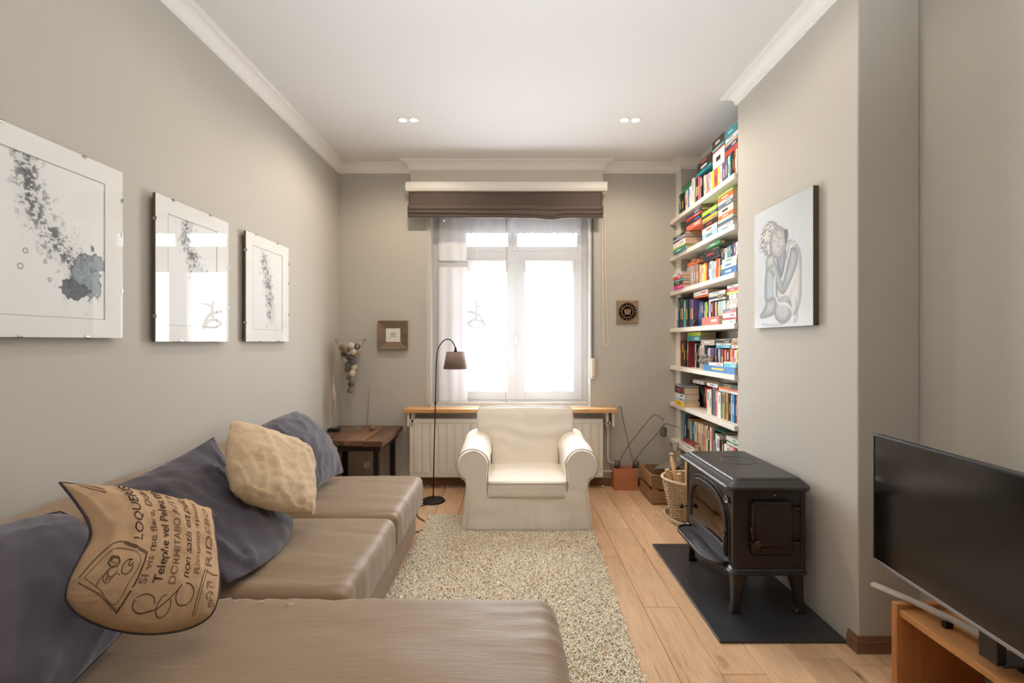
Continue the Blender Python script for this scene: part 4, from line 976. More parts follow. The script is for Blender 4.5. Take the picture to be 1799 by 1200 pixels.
# carved figurine
fx, fy = -1.62, 4.30
t = root('carved_figurine', (fx, fy, TT), 'tall slender speckled carved figure on a black base on the side table', 'figurine')
MB().box(fx-.046, fx+.046, fy-.04, fy+.04, TT, TT+.028).build('plinth', m_black, t, bevel=.003)
m_spk = P('speckled_whitewash', (206, 194, 174), rough=.8, var=(110, .5), c2=(120, 100, 78), bump=(120, .5))
b = MB(); ax = [(0, 0, .028, .006), (-.004, 0, .06, .008), (.004, 0, .10, .014), (-.006, 0, .16, .020), (.002, 0, .23, .028), (.003, 0, .31, .030), (-.006, 0, .37, .022), (-.006, 0, .43, .013), (.000, 0, .50, .009), (.004, 0, .57, .008), (.010, 0, .63, .009), (.020, 0, .655, .011), (.030, 0, .645, .006), (.034, 0, .635, .002)]
q = bez([(a, b_, c_) for a, b_, c_, d in ax], 4); rr_ = []
for i in range(len(ax)-1):
    for k in range(4): rr_.append(ax[i][3]+(ax[i+1][3]-ax[i][3])*k/4)
rr_.append(ax[-1][3]); b.tube([Vector((fx, fy, TT))+p for p in q], rr_, 10, flat=.6); b.build('carved_body', m_spk, t)
b = MB()
for i in range(5): b.tube([(fx+.022, fy, TT+.17+i*.03), (fx+.036, fy, TT+.165+i*.03)], .003, 5)
b.build('fin', m_spk, t)
t = root('tealight_holder', (-1.285, 4.34, TT), 'small speckled brown candle cup on the side table', 'candle holder')
MB().lathe([(.002, TT), (.024, TT), (.030, TT+.02), (.028, TT+.055), (.023, TT+.055), (.022, TT+.03), (.002, TT+.028)], (-1.285, 4.34, 0), 18).build('cup', P('mottled_glaze', (96, 72, 50), rough=.3, var=(60, .5), c2=(150, 122, 90)), t)
MB().lathe([(.002, TT+.0285), (.021, TT+.0285), (.020, TT+.044), (.002, TT+.044)], (-1.285, 4.34, 0), 14).build('candle', P('candle_wax', (225, 214, 190), rough=.5), t)
tag(MB().tube(bez([(-1.40, 4.622, 0.95), (-1.405, 4.622, .80), (-1.412, 4.62, .66), (-1.42, 4.622, .56), (-1.42, 4.622, .25)], 6), .0022, 6).build('wall_cable', P('cable_sheath', (150, 132, 108))), 'thin cable hanging down the wall behind the side table', 'cable')
t = root('wall_socket', (-1.42, YB, .16), 'round cream wall socket under the side table', 'socket')
Mx = Matrix.Translation((-1.42, YB, .20)) @ Matrix.Rotation(R(90), 4, 'X')
MB().lathe([(.002, 0), (.038, 0), (.036, .012), (.024, .012), (.022, .004), (.002, .004)], M=Mx, seg=24).build('cover_plate', m_white, t)
# ================= SHELVES AND BOOKS =================
SH = [2.586, 2.232, 1.895, 1.538, 1.176, .822, .463]
ORDN = ['top', 'second', 'third', 'fourth', 'fifth', 'sixth', 'lowest']
for i, z in enumerate(SH):
    b = MB(); b.prism([(1.548, YC1+.001), (XR-.001, YC1+.001), (XR-.001, YP-.001), (XP-.013, YP-.001), (XP-.013, YB-.001), (1.548, YB-.001)], lambda u, v, w: (u, v, w), z-.038, z)
    tag(b.build('wall_shelf', m_shelf, bevel=.002), ('%s cream shelf board of the alcove' % ORDN[i]) if i not in (0, 6) else ('%s cream board of the alcove, %s' % (ORDN[i], 'just under the ceiling books' if i == 0 else 'behind the stove')), 'shelf', 'floating shelf boards in the alcove')
CD = dict(k=('black', (38, 36, 38)), w=('white', (232, 228, 222)), r=('red', (204, 56, 48)), o=('orange', (232, 116, 60)), y=('yellow', (240, 204, 50)), b=('blue', (54, 120, 178)), n=('navy', (40, 52, 84)),
          t=('teal', (28, 142, 150)), g=('green', (70, 150, 90)), p=('purple', (104, 78, 132)), m=('mauve', (176, 142, 148)), c=('cream', (224, 212, 184)), d=('dark brown', (66, 46, 42)), s=('slate grey', (104, 116, 128)),
          l=('light blue', (164, 200, 220)), e=('greige', (186, 174, 164)), M=('magenta', (214, 40, 160)), C=('turquoise', (70, 176, 190)), L=('lime green', (168, 206, 70)), R=('maroon', (124, 36, 44)), T=('tan', (186, 148, 98)), S=('salmon', (238, 112, 92)), G=('dark green', (34, 86, 72)), P=('pale green', (196, 214, 196)), B=('rose', (214, 88, 100)))
bm_cache = {}
def bmat(k):
    if k not in bm_cache: bm_cache[k] = P('book_cover_'+CD[k][0].replace(' ', '_'), CD[k][1], rough=.42, spec=.4, coat=.15, rnd=.12)
    return bm_cache[k]
BOOKS = []
class Row:
    def __init__(s, i, scale, x0, y0): s.i = i; s.z = SH[i]; s.sc = scale; s.x0 = x0; s.items = []; s.ymax = 4.50
    def Y(s, zx, X): return F*X/((s.x0+zx/s.sc)-900)
    def support(s, y0, y1, x=None):
        z = s.z
        for it in s.items:
            if it[1] > y0+.004 and it[0] < y1-.004 and (x is None or it[3] < x[1]-.003 and it[4] > x[0]+.003): z = max(z, it[2])
        return z
    def vert(s, X, seq, end, D=.14, base=None, limit=None):
        """seq: (zoom x start, cover key, height, title key); books stand side by side towards the camera"""
        prev = limit or min([it[0] for it in s.items if it[5] == 'V' and abs(it[6]-(s.z if base is None else base)) < .01]+[9])
        for j, it in enumerate(seq):
            zx, k, h = it[:3]; tk = it[3] if len(it) > 3 else None; nx = seq[j+1][0] if j+1 < len(seq) else end
            ya = min(s.Y(zx, X), s.ymax if X > 1.55 else 4.49, prev); yb = max(s.Y(nx, X), YC1+.004)
            if ya-yb < .004: continue
            prev = yb
            n = 1 if ya-yb < .062 else 2
            for q in range(n):
                a1 = ya-(ya-yb)*q/n; a0 = ya-(ya-yb)*(q+1)/n
                dx = random.uniform(0, .012) if base is None else .002; dd = D-random.uniform(0, .02)
                z0 = s.z if base is None else base; hh = min(h*random.uniform(.98, 1.02), (SH[s.i-1]-.038-.004-z0) if s.i else 9)
                book(s, k, tk, (X+dx, X+dx+dd), (a0+.0006, a1-.0006), (z0+.0003, z0+hh), 'V')
    def stack(s, X, za, zb, seq, D=.14, base=None, wob=.006):
        """seq bottom-up of (thickness, cover key, title key); books lie flat"""
        y1 = min(s.Y(za, X), 4.49 if X < 1.6 else s.ymax); y0 = max(s.Y(zb, X), YC1+.004)
        top = (SH[s.i-1]-.038-.004) if s.i else 3.05
        z = s.support(y0, y1, (X, X+D)) if base is None else base; need = sum(q[0] for q in seq); f = min(1, (top-z)/need) if need else 1
        if f < .45: return
        for it in seq:
            th = it[0]*f; a, c_ = random.uniform(0, wob), random.uniform(0, wob); e0 = max(y0+a, YC1+.004)
            book(s, it[1], it[2] if len(it) > 2 else None, (X+random.uniform(0, .006), X+D-random.uniform(0, .015)), (e0, y1-c_), (z+.0003, z+th-.0003), 'H'); z += th
def book(row, k, tk, xr, yr, zr, ori):
    x0, x1 = xr; y0, y1 = yr; z0, z1 = zr; row.items.append((y0, y1, z1, x0, x1, ori, z0-.0003))
    th = (y1-y0) if ori == 'V' else (z1-z0); c = min(.0028, th*.16); b = MB(); pg = MB()
    if ori == 'V':
        b.box(x0, x0+c, y0, y1, z0, z1); b.box(x0+c, x1, y0, y0+c, z0, z1); b.box(x0+c, x1, y1-c, y1, z0, z1)
        pg.box(x0+c, x1-.003, y0+c, y1-c, z0+.003, z1-.003)
    else:
        b.box(x0, x0+c, y0, y1, z0, z1); b.box(x0+c, x1, y0, y1, z0, z0+c); b.box(x0+c, x1, y0, y1, z1-c, z1)
        pg.box(x0+c, x1-.003, y0+.003, y1-.003, z0+c, z1-c)
    t = b.build('book', bmat(k), org=((x0+x1)/2, (y0+y1)/2, z0)); ORG[t.name] = Vector(((x0+x1)/2, (y0+y1)/2, z0))
    pg.build('pages', m_paper, t)
    tb = MB(); e = x0-.0006
    if tk is None: tk = random.choice('wwkyc') if CD[k][0] not in ('white', 'cream') else random.choice('krnb')
    L = (z1-z0) if ori == 'V' else (y1-y0); m = random.random(); f0, f1 = (.28, .66) if m < .5 else (.56, .88)
    if ori == 'V': tb.box(e, x0, y0+th*.36, y1-th*.36, z0+L*f0, z0+L*f1)
    else: tb.box(e, x0, y0+L*(1-f1), y0+L*(1-f0), z0+th*.38, z0+th*.66)
    tb.build('spine_title', bmat(tk), t)
    BOOKS.append(dict(o=t, row=row.i, k=CD[k][0], tk=CD[tk][0], ori=ori, y=(y0+y1)/2, z=z0, th=th, x=x0))
# --- top shelf ---
r0 = Row(0, 5.45, 1150, 200)
r0.vert(1.565, [(232, 'G', .19), (255, 'k', .18, 'y'), (278, 'd', .185), (292, 'w', .18, 'r'), (312, 'b', .19, 'o'), (332, 'w', .19, 'm'), (358, 'w', .235), (378, 'e', .23), (386, 'd', .215), (404, 'k', .205), (412, 'B', .21), (428, 'w', .19), (440, 'k', .20), (455, 'n', .20), (470, 'c', .175), (484, 'e', .175), (498, 'm', .17), (516, 'm', .165), (530, 'w', .16), (545, 'y', .16), (570, 'B', .155, 'k'), (598, 'y', .15), (620, 'w', .15, 'o'), (640, 'p', .155), (665, 'G', .165), (678, 's', .17), (690, 'w', .175), (710, 't', .175), (724, 'k', .18), (742, 'k', .18, 'w'), (752, 'o', .18), (778, 'w', .17, 'g')], 796)
r0.stack(1.57, 262, 345, [(.045, 'g', 'k'), (.012, 'k')], D=.12)
r0.stack(1.57, 405, 545, [(.026, 't', 'k'), (.05, 'k', 'w'), (.03, 'k', 'o')], D=.13)
r0.stack(1.57, 553, 668, [(.125, 'w', 'k'), (.016, 'r'), (.016, 'C'), (.06, 'd', 'w')], D=.13)
r0.stack(1.57, 672, 796, [(.035, 'r', 'd'), (.035, 'n'), (.016, 'T'), (.016, 'C'), (.026, 'w'), (.055, 't', 'l')], D=.13)
# --- second shelf: lying stacks ---
r1 = Row(1, 5.45, 1150, 200)
r1.stack(1.525, 150, 290, [(.034, 't', 'w'), (.014, 'L', 'o'), (.05, 'w', 'e'), (.014, 'R'), (.016, 'l', 'B'), (.03, 'k', 'w')], D=.16)
r1.stack(1.56, 300, 445, [(.05, 'S', 'w'), (.045, 'k', 'b'), (.026, 'r'), (.034, 'n', 'l'), (.016, 'T')], D=.14)
r1.stack(1.565, 455, 600, [(.052, 'l', 's'), (.042, 'w', 'r'), (.045, 'k', 'r'), (.024, 'T'), (.014, 'y'), (.022, 'n', 'l'), (.034, 'L')], D=.14)
r1.stack(1.57, 604, 752, [(.024, 'l', 'n'), (.02, 'w', 'o'), (.026, 's', 'b'), (.024, 'P'), (.03, 'o', 'w'), (.052, 'w', 'k'), (.030, 's'), (.022, 'w'), (.038, 'o', 'w'), (.014, 'L')], D=.15)
r1.stack(1.58, 756, 797, [(.06, 'T'), (.05, 'w'), (.06, 'c'), (.05, 'T'), (.05, 'e')], D=.14)
# --- third shelf ---
r2 = Row(2, 6, 1150, 400)
r2.vert(1.53, [(163, 'l', .24, 'd')], 182, D=.16)
r2.stack(1.53, 188, 290, [(.036, 'M'), (.034, 'k', 'L'), (.018, 'C'), (.030, 'r', 'w'), (.030, 'w')], D=.15)
r2.vert(1.60, [(335, 'e', .19), (360, 'e', .19), (385, 'e', .19), (412, 'm', .19), (445, 'T', .18), (475, 'c', .165), (490, 'c', .16), (505, 'y', .165), (530, 'y', .15), (545, 'r', .16), (560, 's', .16), (585, 'w', .16), (605, 'l', .16), (625, 'w', .15), (640, 'o', .165), (655, 'o', .165), (672, 'P', .16), (686, 'k', .15)], 700, D=.16)
r2.stack(1.60, 345, 470, [(.034, 'o', 'k'), (.022, 'k')], D=.14)
r2.stack(1.59, 512, 690, [(.022, 'k', 'n'), (.05, 'k', 'r'), (.012, 'd')], D=.14)
r2.stack(1.553, 545, 688, [(.028, 'g', 'w')], D=.045)
r2.stack(1.565, 702, 872, [(.05, 'b', 'w'), (.04, 'w'), (.032, 'w', 'g')], D=.16)
zb = max(it[2] for it in r2.items if it[0] < r2.Y(800, 1.565) < it[1])+.0005
r2.vert(1.57, [(702, 'k', .085), (722, 'k', .085, 'w'), (740, 'w', .08), (756, 'l', .08), (768, 's', .08), (782, 'C', .085), (800, 'n', .085), (818, 'k', .085), (832, 'p', .09), (856, 'w', .09)], 876, D=.12, base=zb)
r2.stack(1.57, 702, 872, [(.026, 'w', 'e'), (.010, 'R'), (.028, 'w')], D=.14)
# --- fourth shelf ---
r3 = Row(3, 6, 1150, 400)
r3.vert(1.565, [(235, 'b', .285), (252, 'k', .275), (266, 'd', .27), (286, 'd', .265), (306, 'C', .25), (326, 'k', .25), (348, 'k', .245), (370, 'n', .245, 'y'), (386, 'p', .24)], 408, D=.2)
r3.vert(1.61, [(410, 'c', .22), (435, 'k', .22, 'w'), (462, 'b', .21, 'y'), (494, 'p', .20), (510, 's', .20), (522, 'L', .20), (545, 'd', .20), (558, 'n', .20), (570, 'w', .20), (585, 'k', .20, 'w'), (610, 'R', .19), (625, 'w', .19), (640, 'T', .185), (655, 'g', .185), (672, 'l', .185), (695, 'P', .185), (715, 'P', .185), (735, 'P', .18), (750, 'k', .18), (765, 'w', .18)], 780, D=.2)
r3.stack(1.61, 410, 565, [(.018, 'o'), (.038, 'w', 'r')], D=.15)
r3.stack(1.61, 570, 745, [(.014, 'w'), (.018, 'n'), (.014, 'c'), (.022, 'w')], D=.15)
r3.stack(1.553, 500, 682, [(.064, 'S', 'w')], D=.05)
r3.stack(1.56, 716, 876, [(.028, 'w', 'g'), (.016, 'r'), (.034, 'w', 'r'), (.014, 'B'), (.018, 's')], D=.19)
zb = max(it[2] for it in r3.items if it[0] < 3.4 and it[3] < 1.58)+.0005
r3.vert(1.575, [(785, 'w', .10, 'r'), (806, 'c', .10, 'r'), (824, 'w', .10, 'R'), (842, 'w', .10), (860, 'm', .10)], 878, D=.15, base=zb)
r3.stack(1.575, 760, 876, [(.020, 'L'), (.026, 'r', 'w'), (.02, 'w', 'k')], D=.14)
# --- fifth shelf ---
r4 = Row(4, 4.8, 1150, 570)
r4.vert(1.60, [(205, 'r', .245, 'k'), (222, 'k', .24, 'y'), (245, 'k', .235, 'y'), (262, 'd', .235), (275, 'R', .235)], 285, D=.16)
r4.vert(1.648, [(285, 'l', .235), (302, 'o', .215), (318, 'T', .215), (334, 'w', .215), (345, 'k', .21), (358, 'k', .20, 'w'), (372, 'w', .20, 'r'), (384, 'c', .20), (404, 'w', .20), (420, 'k', .19), (436, 'n', .19), (450, 'w', .18), (466, 'p', .18, 'w'), (482, 'p', .18), (500, 'w', .18), (510, 'k', .175), (524, 'p', .18), (540, 'l', .175), (552, 'R', .175), (566, 'R', .175), (582, 'T', .175), (592, 'o', .17), (604, 'R', .17), (626, 'T', .175), (640, 'o', .18), (656, 'r', .18), (668, 'w', .175), (684, 'y', .175)], 706, D=.15)
r4.stack(1.64, 275, 385, [(.045, 'C', 'w'), (.034, 'L')], D=.15)
r4.stack(1.64, 390, 508, [(.045, 'e')], D=.15)
r4.stack(1.64, 515, 640, [(.022, 'C', 'w'), (.016, 'w'), (.022, 'k', 'y'), (.012, 's')], D=.15)
r4.stack(1.64, 645, 703, [(.022, 'w'), (.03, 'T'), (.024, 'T')], D=.15)
r4.stack(1.556, 415, 706, [(.048, 'b', 'y')], D=.08)
r4.stack(1.56, 450, 575, [(.022, 'w', 'r')], D=.078); r4.stack(1.56, 580, 706, [(.026, 'C', 'w'), (.012, 'w')], D=.078)
# --- sixth shelf ---
r5 = Row(5, 4.8, 1150, 570)
r5.stack(1.535, 170, 248, [(.046, 'y', 'r'), (.026, 'l'), (.040, 'w'), (.062, 'd', 'r'), (.016, 's')], D=.15)
r5.vert(1.70, [(300, 'R', .22), (315, 'C', .22), (330, 'k', .215), (360, 'k', .21), (378, 'k', .21), (396, 'k', .19, 'C'), (412, 'k', .19), (421, 'r', .19), (430, 'r', .185)], 440, D=.13)
r5.vert(1.60, [(440, 'c', .20), (462, 'c', .20), (480, 'n', .22), (496, 's', .22), (510, 'B', .22), (524, 'P', .20), (538, 'w', .20), (558, 'g', .20), (572, 'T', .20, 'k'), (590, 'k', .20, 'T'), (604, 'T', .20, 'k'), (620, 'k', .20), (635, 'P', .20), (652, 'b', .205), (674, 'R', .20), (688, 's', .20), (700, 'w', .195)], 708, D=.17, limit=3.95)
r5.stack(1.66, 325, 415, [(.03, 'w', 'e')], D=.14)
r5.stack(1.60, 440, 532, [(.026, 'w')], D=.14)
r5.stack(1.60, 540, 704, [(.018, 'w', 'e'), (.016, 'o'), (.018, 'd'), (.012, 'k')], D=.15)
# --- lowest shelf ---
r6 = Row(6, 4.8, 1150, 570)
r6.vert(1.61, [(236, 'C', .265, 'k'), (254, 'n', .26), (272, 'k', .26), (290, 'T', .245), (304, 'C', .22), (318, 't', .22), (332, 'c', .24), (350, 'T', .24, 'r'), (370, 'c', .24, 'b'), (398, 'T', .24, 'r'), (430, 'c', .25), (450, 'k', .245), (464, 'c', .245), (478, 'B', .24), (492, 'G', .24), (506, 'w', .22, 'n'), (522, 'w', .21), (545, 'k', .18), (556, 'T', .18), (570, 'k', .18), (582, 'w', .17, 'b'), (604, 'w', .17), (634, 'w', .17), (660, 'B', .18), (682, 'R', .18)], 706, D=.19)
r6.stack(1.555, 236, 338, [(.018, 'w'), (.022, 'w', 'e'), (.030, 'R', 'o')], D=.05)
r6.stack(1.61, 498, 600, [(.016, 'G')], D=.16); r6.stack(1.61, 605, 704, [(.014, 'w'), (.016, 'g', 'w'), (.03, 'w', 'g')], D=.16)
# labels that single each book out
BOOKS_by = {}
for rI in range(7):
    L_ = [b_ for b_ in BOOKS if b_['row'] == rI]
    from collections import Counter
    cand = []
    for b_ in L_:
        if b_['ori'] == 'V': b_['po'] = 'standing'
        else: b_['po'] = 'lying'
        b_['size'] = 'slim' if b_['th'] < .02 else ('thick' if b_['th'] > .042 else '')
        vs = sorted([q for q in L_ if q['ori'] == 'V' and abs(q['z']-b_['z']) < .02], key=lambda q: -q['y'])
        if b_['ori'] == 'V':
            i = vs.index(b_); l_ = vs[i-1]['k'] if i else None; g_ = vs[i+1]['k'] if i < len(vs)-1 else None; b_['nb'] = (l_, g_)
        else:
            st = sorted([q for q in L_ if q['ori'] == 'H' and abs(q['y']-b_['y']) < .03 and abs(q['x']-b_['x']) < .03], key=lambda q: q['z'])
            i = st.index(b_); b_['nb'] = (st[i-1]['k'] if i else None, st[i+1]['k'] if i < len(st)-1 else None)
    shn = ORDN[rI]+' shelf'
    def l1(b_): return ('%s %s book %s on the %s' % (b_['size'], b_['k'], b_['po'], shn)).strip()
    def l2(b_): return ('%s %s book with %s title %s on the %s' % (b_['size'], b_['k'], b_['tk'], b_['po'], shn)).strip()
    def l3(b_):
        a, c_ = b_['nb']
        if b_['ori'] == 'V':
            w = 'between %s and %s books' % (a, c_) if a and c_ else ('at the window end' if not a else 'at the chimney end')
        else: w = 'between %s and %s books' % (a, c_) if a and c_ else (('at the bottom of its pile' if not a else 'on top of its pile') if (a or c_) else 'alone')
        return ('%s %s book %s %s, %s' % (b_['size'], b_['k'], b_['po'], w, shn)).strip()
    n1, n2, n3 = Counter(map(l1, L_)), Counter(map(l2, L_)), Counter(map(l3, L_))
    same = {}
    for b_ in L_: same.setdefault((b_['k'], b_['po']), []).append(b_)
    for v in same.values(): v.sort(key=lambda q: (-q['y'], q['z']))
    nth = ['first', 'second', 'third', 'fourth', 'fifth', 'sixth', 'seventh', 'eighth', 'ninth', 'tenth', 'eleventh', 'twelfth', 'thirteenth', 'fourteenth', 'fifteenth', 'sixteenth']
    for b_ in L_:
        if n1[l1(b_)] == 1: s_ = l1(b_)
        elif n3[l3(b_)] == 1 and len(l3(b_).split()) <= 16: s_ = l3(b_)
        elif n2[l2(b_)] == 1: s_ = l2(b_)
        else: s_ = '%s %s book %s on the %s, counting from the window' % (nth[min(15, same[(b_['k'], b_['po'])].index(b_))], b_['k'], b_['po'], shn)
        tag(b_['o'], s_, 'book', 'books on the %s of the alcove' % shn)
# curled stone figure and dark pot among the books
sx, sz = 1.600, SH[4]
t = root('stone_figure', (sx, 3.93, sz), 'small grey stone figure of curled shapes on the fifth shelf', 'statuette')
Y0 = 3.90
b = MB(); lump = lambda c, r, k=1: b.blob(c, r, seg=16, rings=12, fn=lambda p: p*(1+.12*noise.noise(p*40+Vector((k*3, 0, 0)))))
lump((sx, Y0, sz+.034), (.036, .085, .034)); lump((sx, Y0+.05, sz+.065), (.032, .034, .036), 2); lump((sx, Y0-.01, sz+.068), (.030, .034, .032), 3); lump((sx+.005, Y0-.055, sz+.07), (.03, .036, .032), 4); lump((sx, Y0+.02, sz+.105), (.026, .036, .024), 5)
b.build('body', m_stone, t)
b = MB()
for k, (dy, dz, rr_) in enumerate(((.05, .062, .02), (.0, .06, .022), (-.05, .065, .018), (.02, .10, .018))):
    b.tube([Vector((sx-.033, Y0+dy+rr_*cos(a/3), sz+dz+rr_*sin(a/3))) for a in range(12)], .006, 6)
b.build('carved_curls', m_stone, t)
t = root('dark_pot', (1.572, 3.66, SH[3]), 'small black pot in front of the books on the fourth shelf', 'pot')
b = MB(); b.lathe([(.002, 0), (.016, 0), (.019, .02), (.020, .06), (.018, .06), (.016, .01), (.002, .008)], (1.573, F*1.573/(1220.5-900), SH[3]), 18); b.build('pot_body', m_iron, t)
# ================= HEARTH AND STOVE =================
hs = MB().box(.970, 1.566, 2.204, 3.269, 0, .012).build('hearth_slab', m_slateslab, bevel=.003)
tag(hs, 'black slate hearth slab on the oak floor under the stove', 'hearth slab')
SX0, SX1, SY0, SY1 = 1.135, 1.50, 2.42, 3.06
stove = root('wood_stove', (1.32, 2.74, .012), 'black cast iron wood stove on curved legs beside the chimney', 'stove')
def rrect(x0, x1, y0, y1, r, n=5):
    o = []
    for cx_, cy_, a0 in ((x1-r, y1-r, 0), (x0+r, y1-r, 90), (x0+r, y0+r, 180), (x1-r, y0+r, 270)):
        for k in range(n+1): a = R(a0+90*k/n); o.append((cx_+r*cos(a), cy_+r*sin(a)))
    return o
def layers(b, secs, n=5):
    """secs: (z, x0,x1,y0,y1,r) stacked rounded rectangles"""
    rings = [[(x, y, z) for x, y in rrect(x0, x1, y0, y1, r, n)] for z, x0, x1, y0, y1, r in secs]; k = len(rings[0]); vs = [p for r in rings for p in r]; fs = []
    for i in range(len(rings)-1):
        for j in range(k): fs.append((i*k+j, i*k+(j+1) % k, (i+1)*k+(j+1) % k, (i+1)*k+j))
    fs += [tuple(range(k-1, -1, -1)), tuple((len(rings)-1)*k+j for j in range(k))]; b.add(vs, fs); return b
def grow(z, g, r=.02): return (z, SX0-g, SX1+g*.5, SY0-g, SY1+g, r+max(0, g)*.6)
# front (–X) shell with arch opening: arch outline in (y,z)
def arch(m, n=18):
    y0, y1, zb, zt = 2.478+m, 3.002-m, .285+m, .600-m; zs = .40; cy = (y0+y1)/2; hy = (y1-y0)/2; pts = [(y1, zb)]
    for i in range(n+1): a = pi*i/n; c_, s_ = cos(a), sin(a); pts.append((cy+hy*math.copysign(abs(c_)**.75, c_), zs+(zt-zs)*abs(s_)**.75))
    pts.append((y0, zb)); pts += [(y0+(y1-y0)*k/6, zb) for k in range(1, 6)]; return pts
def arch_frame(m):
    a = arch(m); return a
# outer rectangle sampled to match the arch's points
inner = arch(.03); cy, cz = 2.74, .43
def on_rect(p):
    dy, dz = p[0]-cy, p[1]-cz; hy, hz0, hz1 = .316, .43-.235, .655-.43
    s = min(hy/abs(dy) if abs(dy) > 1e-6 else 9e9, (hz1 if dz > 0 else hz0)/abs(dz) if abs(dz) > 1e-6 else 9e9); return (cy+dy*s, cz+dz*s)
outer = [on_rect(p) for p in inner]
fnX = lambda u, v, w: (w, u, v)
b = MB(); b.ring(outer, inner, fnX, SX0, SX0+.02)
b.box(SX0+.02, SX1, SY0+.004, SY0+.024, .235, .655).box(SX0+.02, SX1, SY1-.024, SY1-.004, .235, .655).box(SX1-.02, SX1, SY0+.024, SY1-.024, .235, .655)
# corner posts and shadow-line panels
b.box(SX0-.004, SX0+.022, SY0-.002, SY0+.022, .235, .655).box(SX0-.004, SX0+.022, SY1-.022, SY1+.002, .235, .655)
b.box(SX1-.02, SX1+.004, SY0-.002, SY0+.022, .235, .655)
b.build('firebox_shell', m_iron, stove, bevel=.003)
b = MB(); layers(b, [grow(.640, .0), grow(.645, .018), grow(.655, .040), grow(.664, .046), grow(.674, .042), grow(.684, .020), grow(.692, .006), grow(.694, -.004), grow(.700, -.010), grow(.704, -.018), grow(.706, -.022)], 6)
b.build('top_plate', m_iron, stove, bevel=.0015)
MB().lathe([(.088, 0), (.090, .0015), (.094, .0015), (.096, 0)], (1.34, 2.80, .706), 40, closed=True).build('hotplate_ring', m_iron, stove)
b = MB(); layers(b, [grow(.215, .006), grow(.222, .024), grow(.230, .026), grow(.238, .010), grow(.246, .002)]); b.build('bottom_rim', m_iron, stove, bevel=.0015)
b = MB(); layers(b, [(.196, 1.16, 1.48, 2.46, 3.02, .02), (.216, 1.15, 1.49, 2.44, 3.04, .02)]); b.build('ash_box', m_iron, stove)
# ash lip
def lip(m, y0=2.478, y1=3.000):
    pts = [(SX0, y0+m), (1.10, y0+m)]
    for i in range(9): a = R(-90-i*90/8); pts.append((1.10+(.078-m)*cos(a)-0*m, y0+.10+(.10-m)*sin(a)))
    for i in range(9): a = R(180-i*90/8); pts.append((1.10+(.078-m)*cos(a), y1-.10+(.10-m)*sin(a)))
    pts.append((SX0, y1-m)); return pts
fz = lambda u, v, w: (u, v, w)
b = MB(); b.prism(lip(0), fz, .234, .246); o = b.build('ash_lip', m_iron, stove, bevel=.004)
b = MB(); b.tube([(u, v, .248) for u, v in lip(.006)], .0065, 8); b.build('lip_rim', m_iron, stove)
# front door: arched double frame, glass, handles, hinges
b = MB(); b.ring(arch(-.018), arch(-.006), fnX, SX0-.006, SX0+.002); b.build('door_surround', m_iron, stove, bevel=.003)
b = MB(); b.ring(arch(.0), arch(.034), fnX, SX0-.016, SX0-.001); dr = b.build('front_door', m_iron, stove, bevel=.005)
ORG[dr.name] = ORG[stove.name]
b = MB(); b.ring(arch(.028), arch(.040), fnX, SX0-.012, SX0-.004); b.build('inner_bead', m_iron, dr, bevel=.002)
m_sg = clear_glass('sooty_stove_glass', tint=(.72, .66, .60, 1), rough=.03, ior=1.6)
b = MB(); b.prism(arch(.036), fnX, SX0-.008, SX0-.004); b.build('glass', m_sg, dr)
for zz in (.405, .300): MB().box(SX0-.024, SX0-.004, 2.470, 2.492, zz-.012, zz+.012).build('hinge', m_iron2, dr, bevel=.004)
MB().tube([(SX0-.020, 2.482, .31), (SX0-.020, 2.482, .40)], .006, 8).build('hinge_pin', m_iron, dr)
b = MB(); b.tube([(SX0-.002, 3.018, .36), (SX0-.045, 3.018, .36)], .005, 8).lathe([(.004, -.016), (.012, -.010), (.014, 0), (.012, .010), (.004, .016)], (SX0-.052, 3.018, .36), 14); b.build('door_handle', m_iron2, stove)
# oval badge
b = MB(); Mx = Matrix.Translation((SX0-.006, 2.487, .578)) @ Matrix.Rotation(R(-90), 4, 'Y') @ Matrix.Diagonal((1, 1.35, 1, 1))
b.lathe([(.002, 0), (.018, 0), (.018, .004), (.0145, .004), (.0140, .002), (.002, .002)], M=Mx, seg=26); bd = b.build('badge', P('worn_badge', (128, 122, 116), rough=.4, metal=.5), stove)
# lining, logs
m_lin = P('firebrick_lining', (150, 122, 92), rough=.95, var=(6, .35), bump=(30, .3), c2=(92, 72, 54))
b = MB(); b.box(SX0+.04, SX1-.03, SY0+.03, SY0+.045, .25, .63).box(SX0+.04, SX1-.03, SY1-.045, SY1-.03, .25, .63).box(SX1-.045, SX1-.025, SY0+.045, SY1-.045, .25, .63).box(SX0+.025, SX1-.03, SY0+.03, SY1-.03, .248, .262).build('firebrick_lining', m_lin, stove)
MB().box(SX0+.10, SX1-.05, SY0+.05, SY1-.05, .50, .515).build('baffle_plate', P('sooty_steel', (50, 46, 44), rough=.7), stove)
for k, (xx, y0, y1, zz, rr_) in enumerate(((1.24, 2.52, 2.96, .298, .034), (1.32, 2.50, 2.94, .300, .036), (1.27, 2.56, 3.0, .355, .030))):
    b = MB(); b.tube([(xx+.01*i, y0+(y1-y0)*i/5, zz+.004*sin(i*2+k)) for i in range(6)], [rr_*.95, rr_, rr_*1.05, rr_, rr_*.97, rr_*.9], 9)
    tag(b.build('firewood_log', m_logc if k != 1 else m_bark), ['split log lying behind the stove glass, at the front', 'bark covered log lying at the back inside the stove', 'split log lying on top of the others inside the stove'][k], 'log', 'logs in the stove')
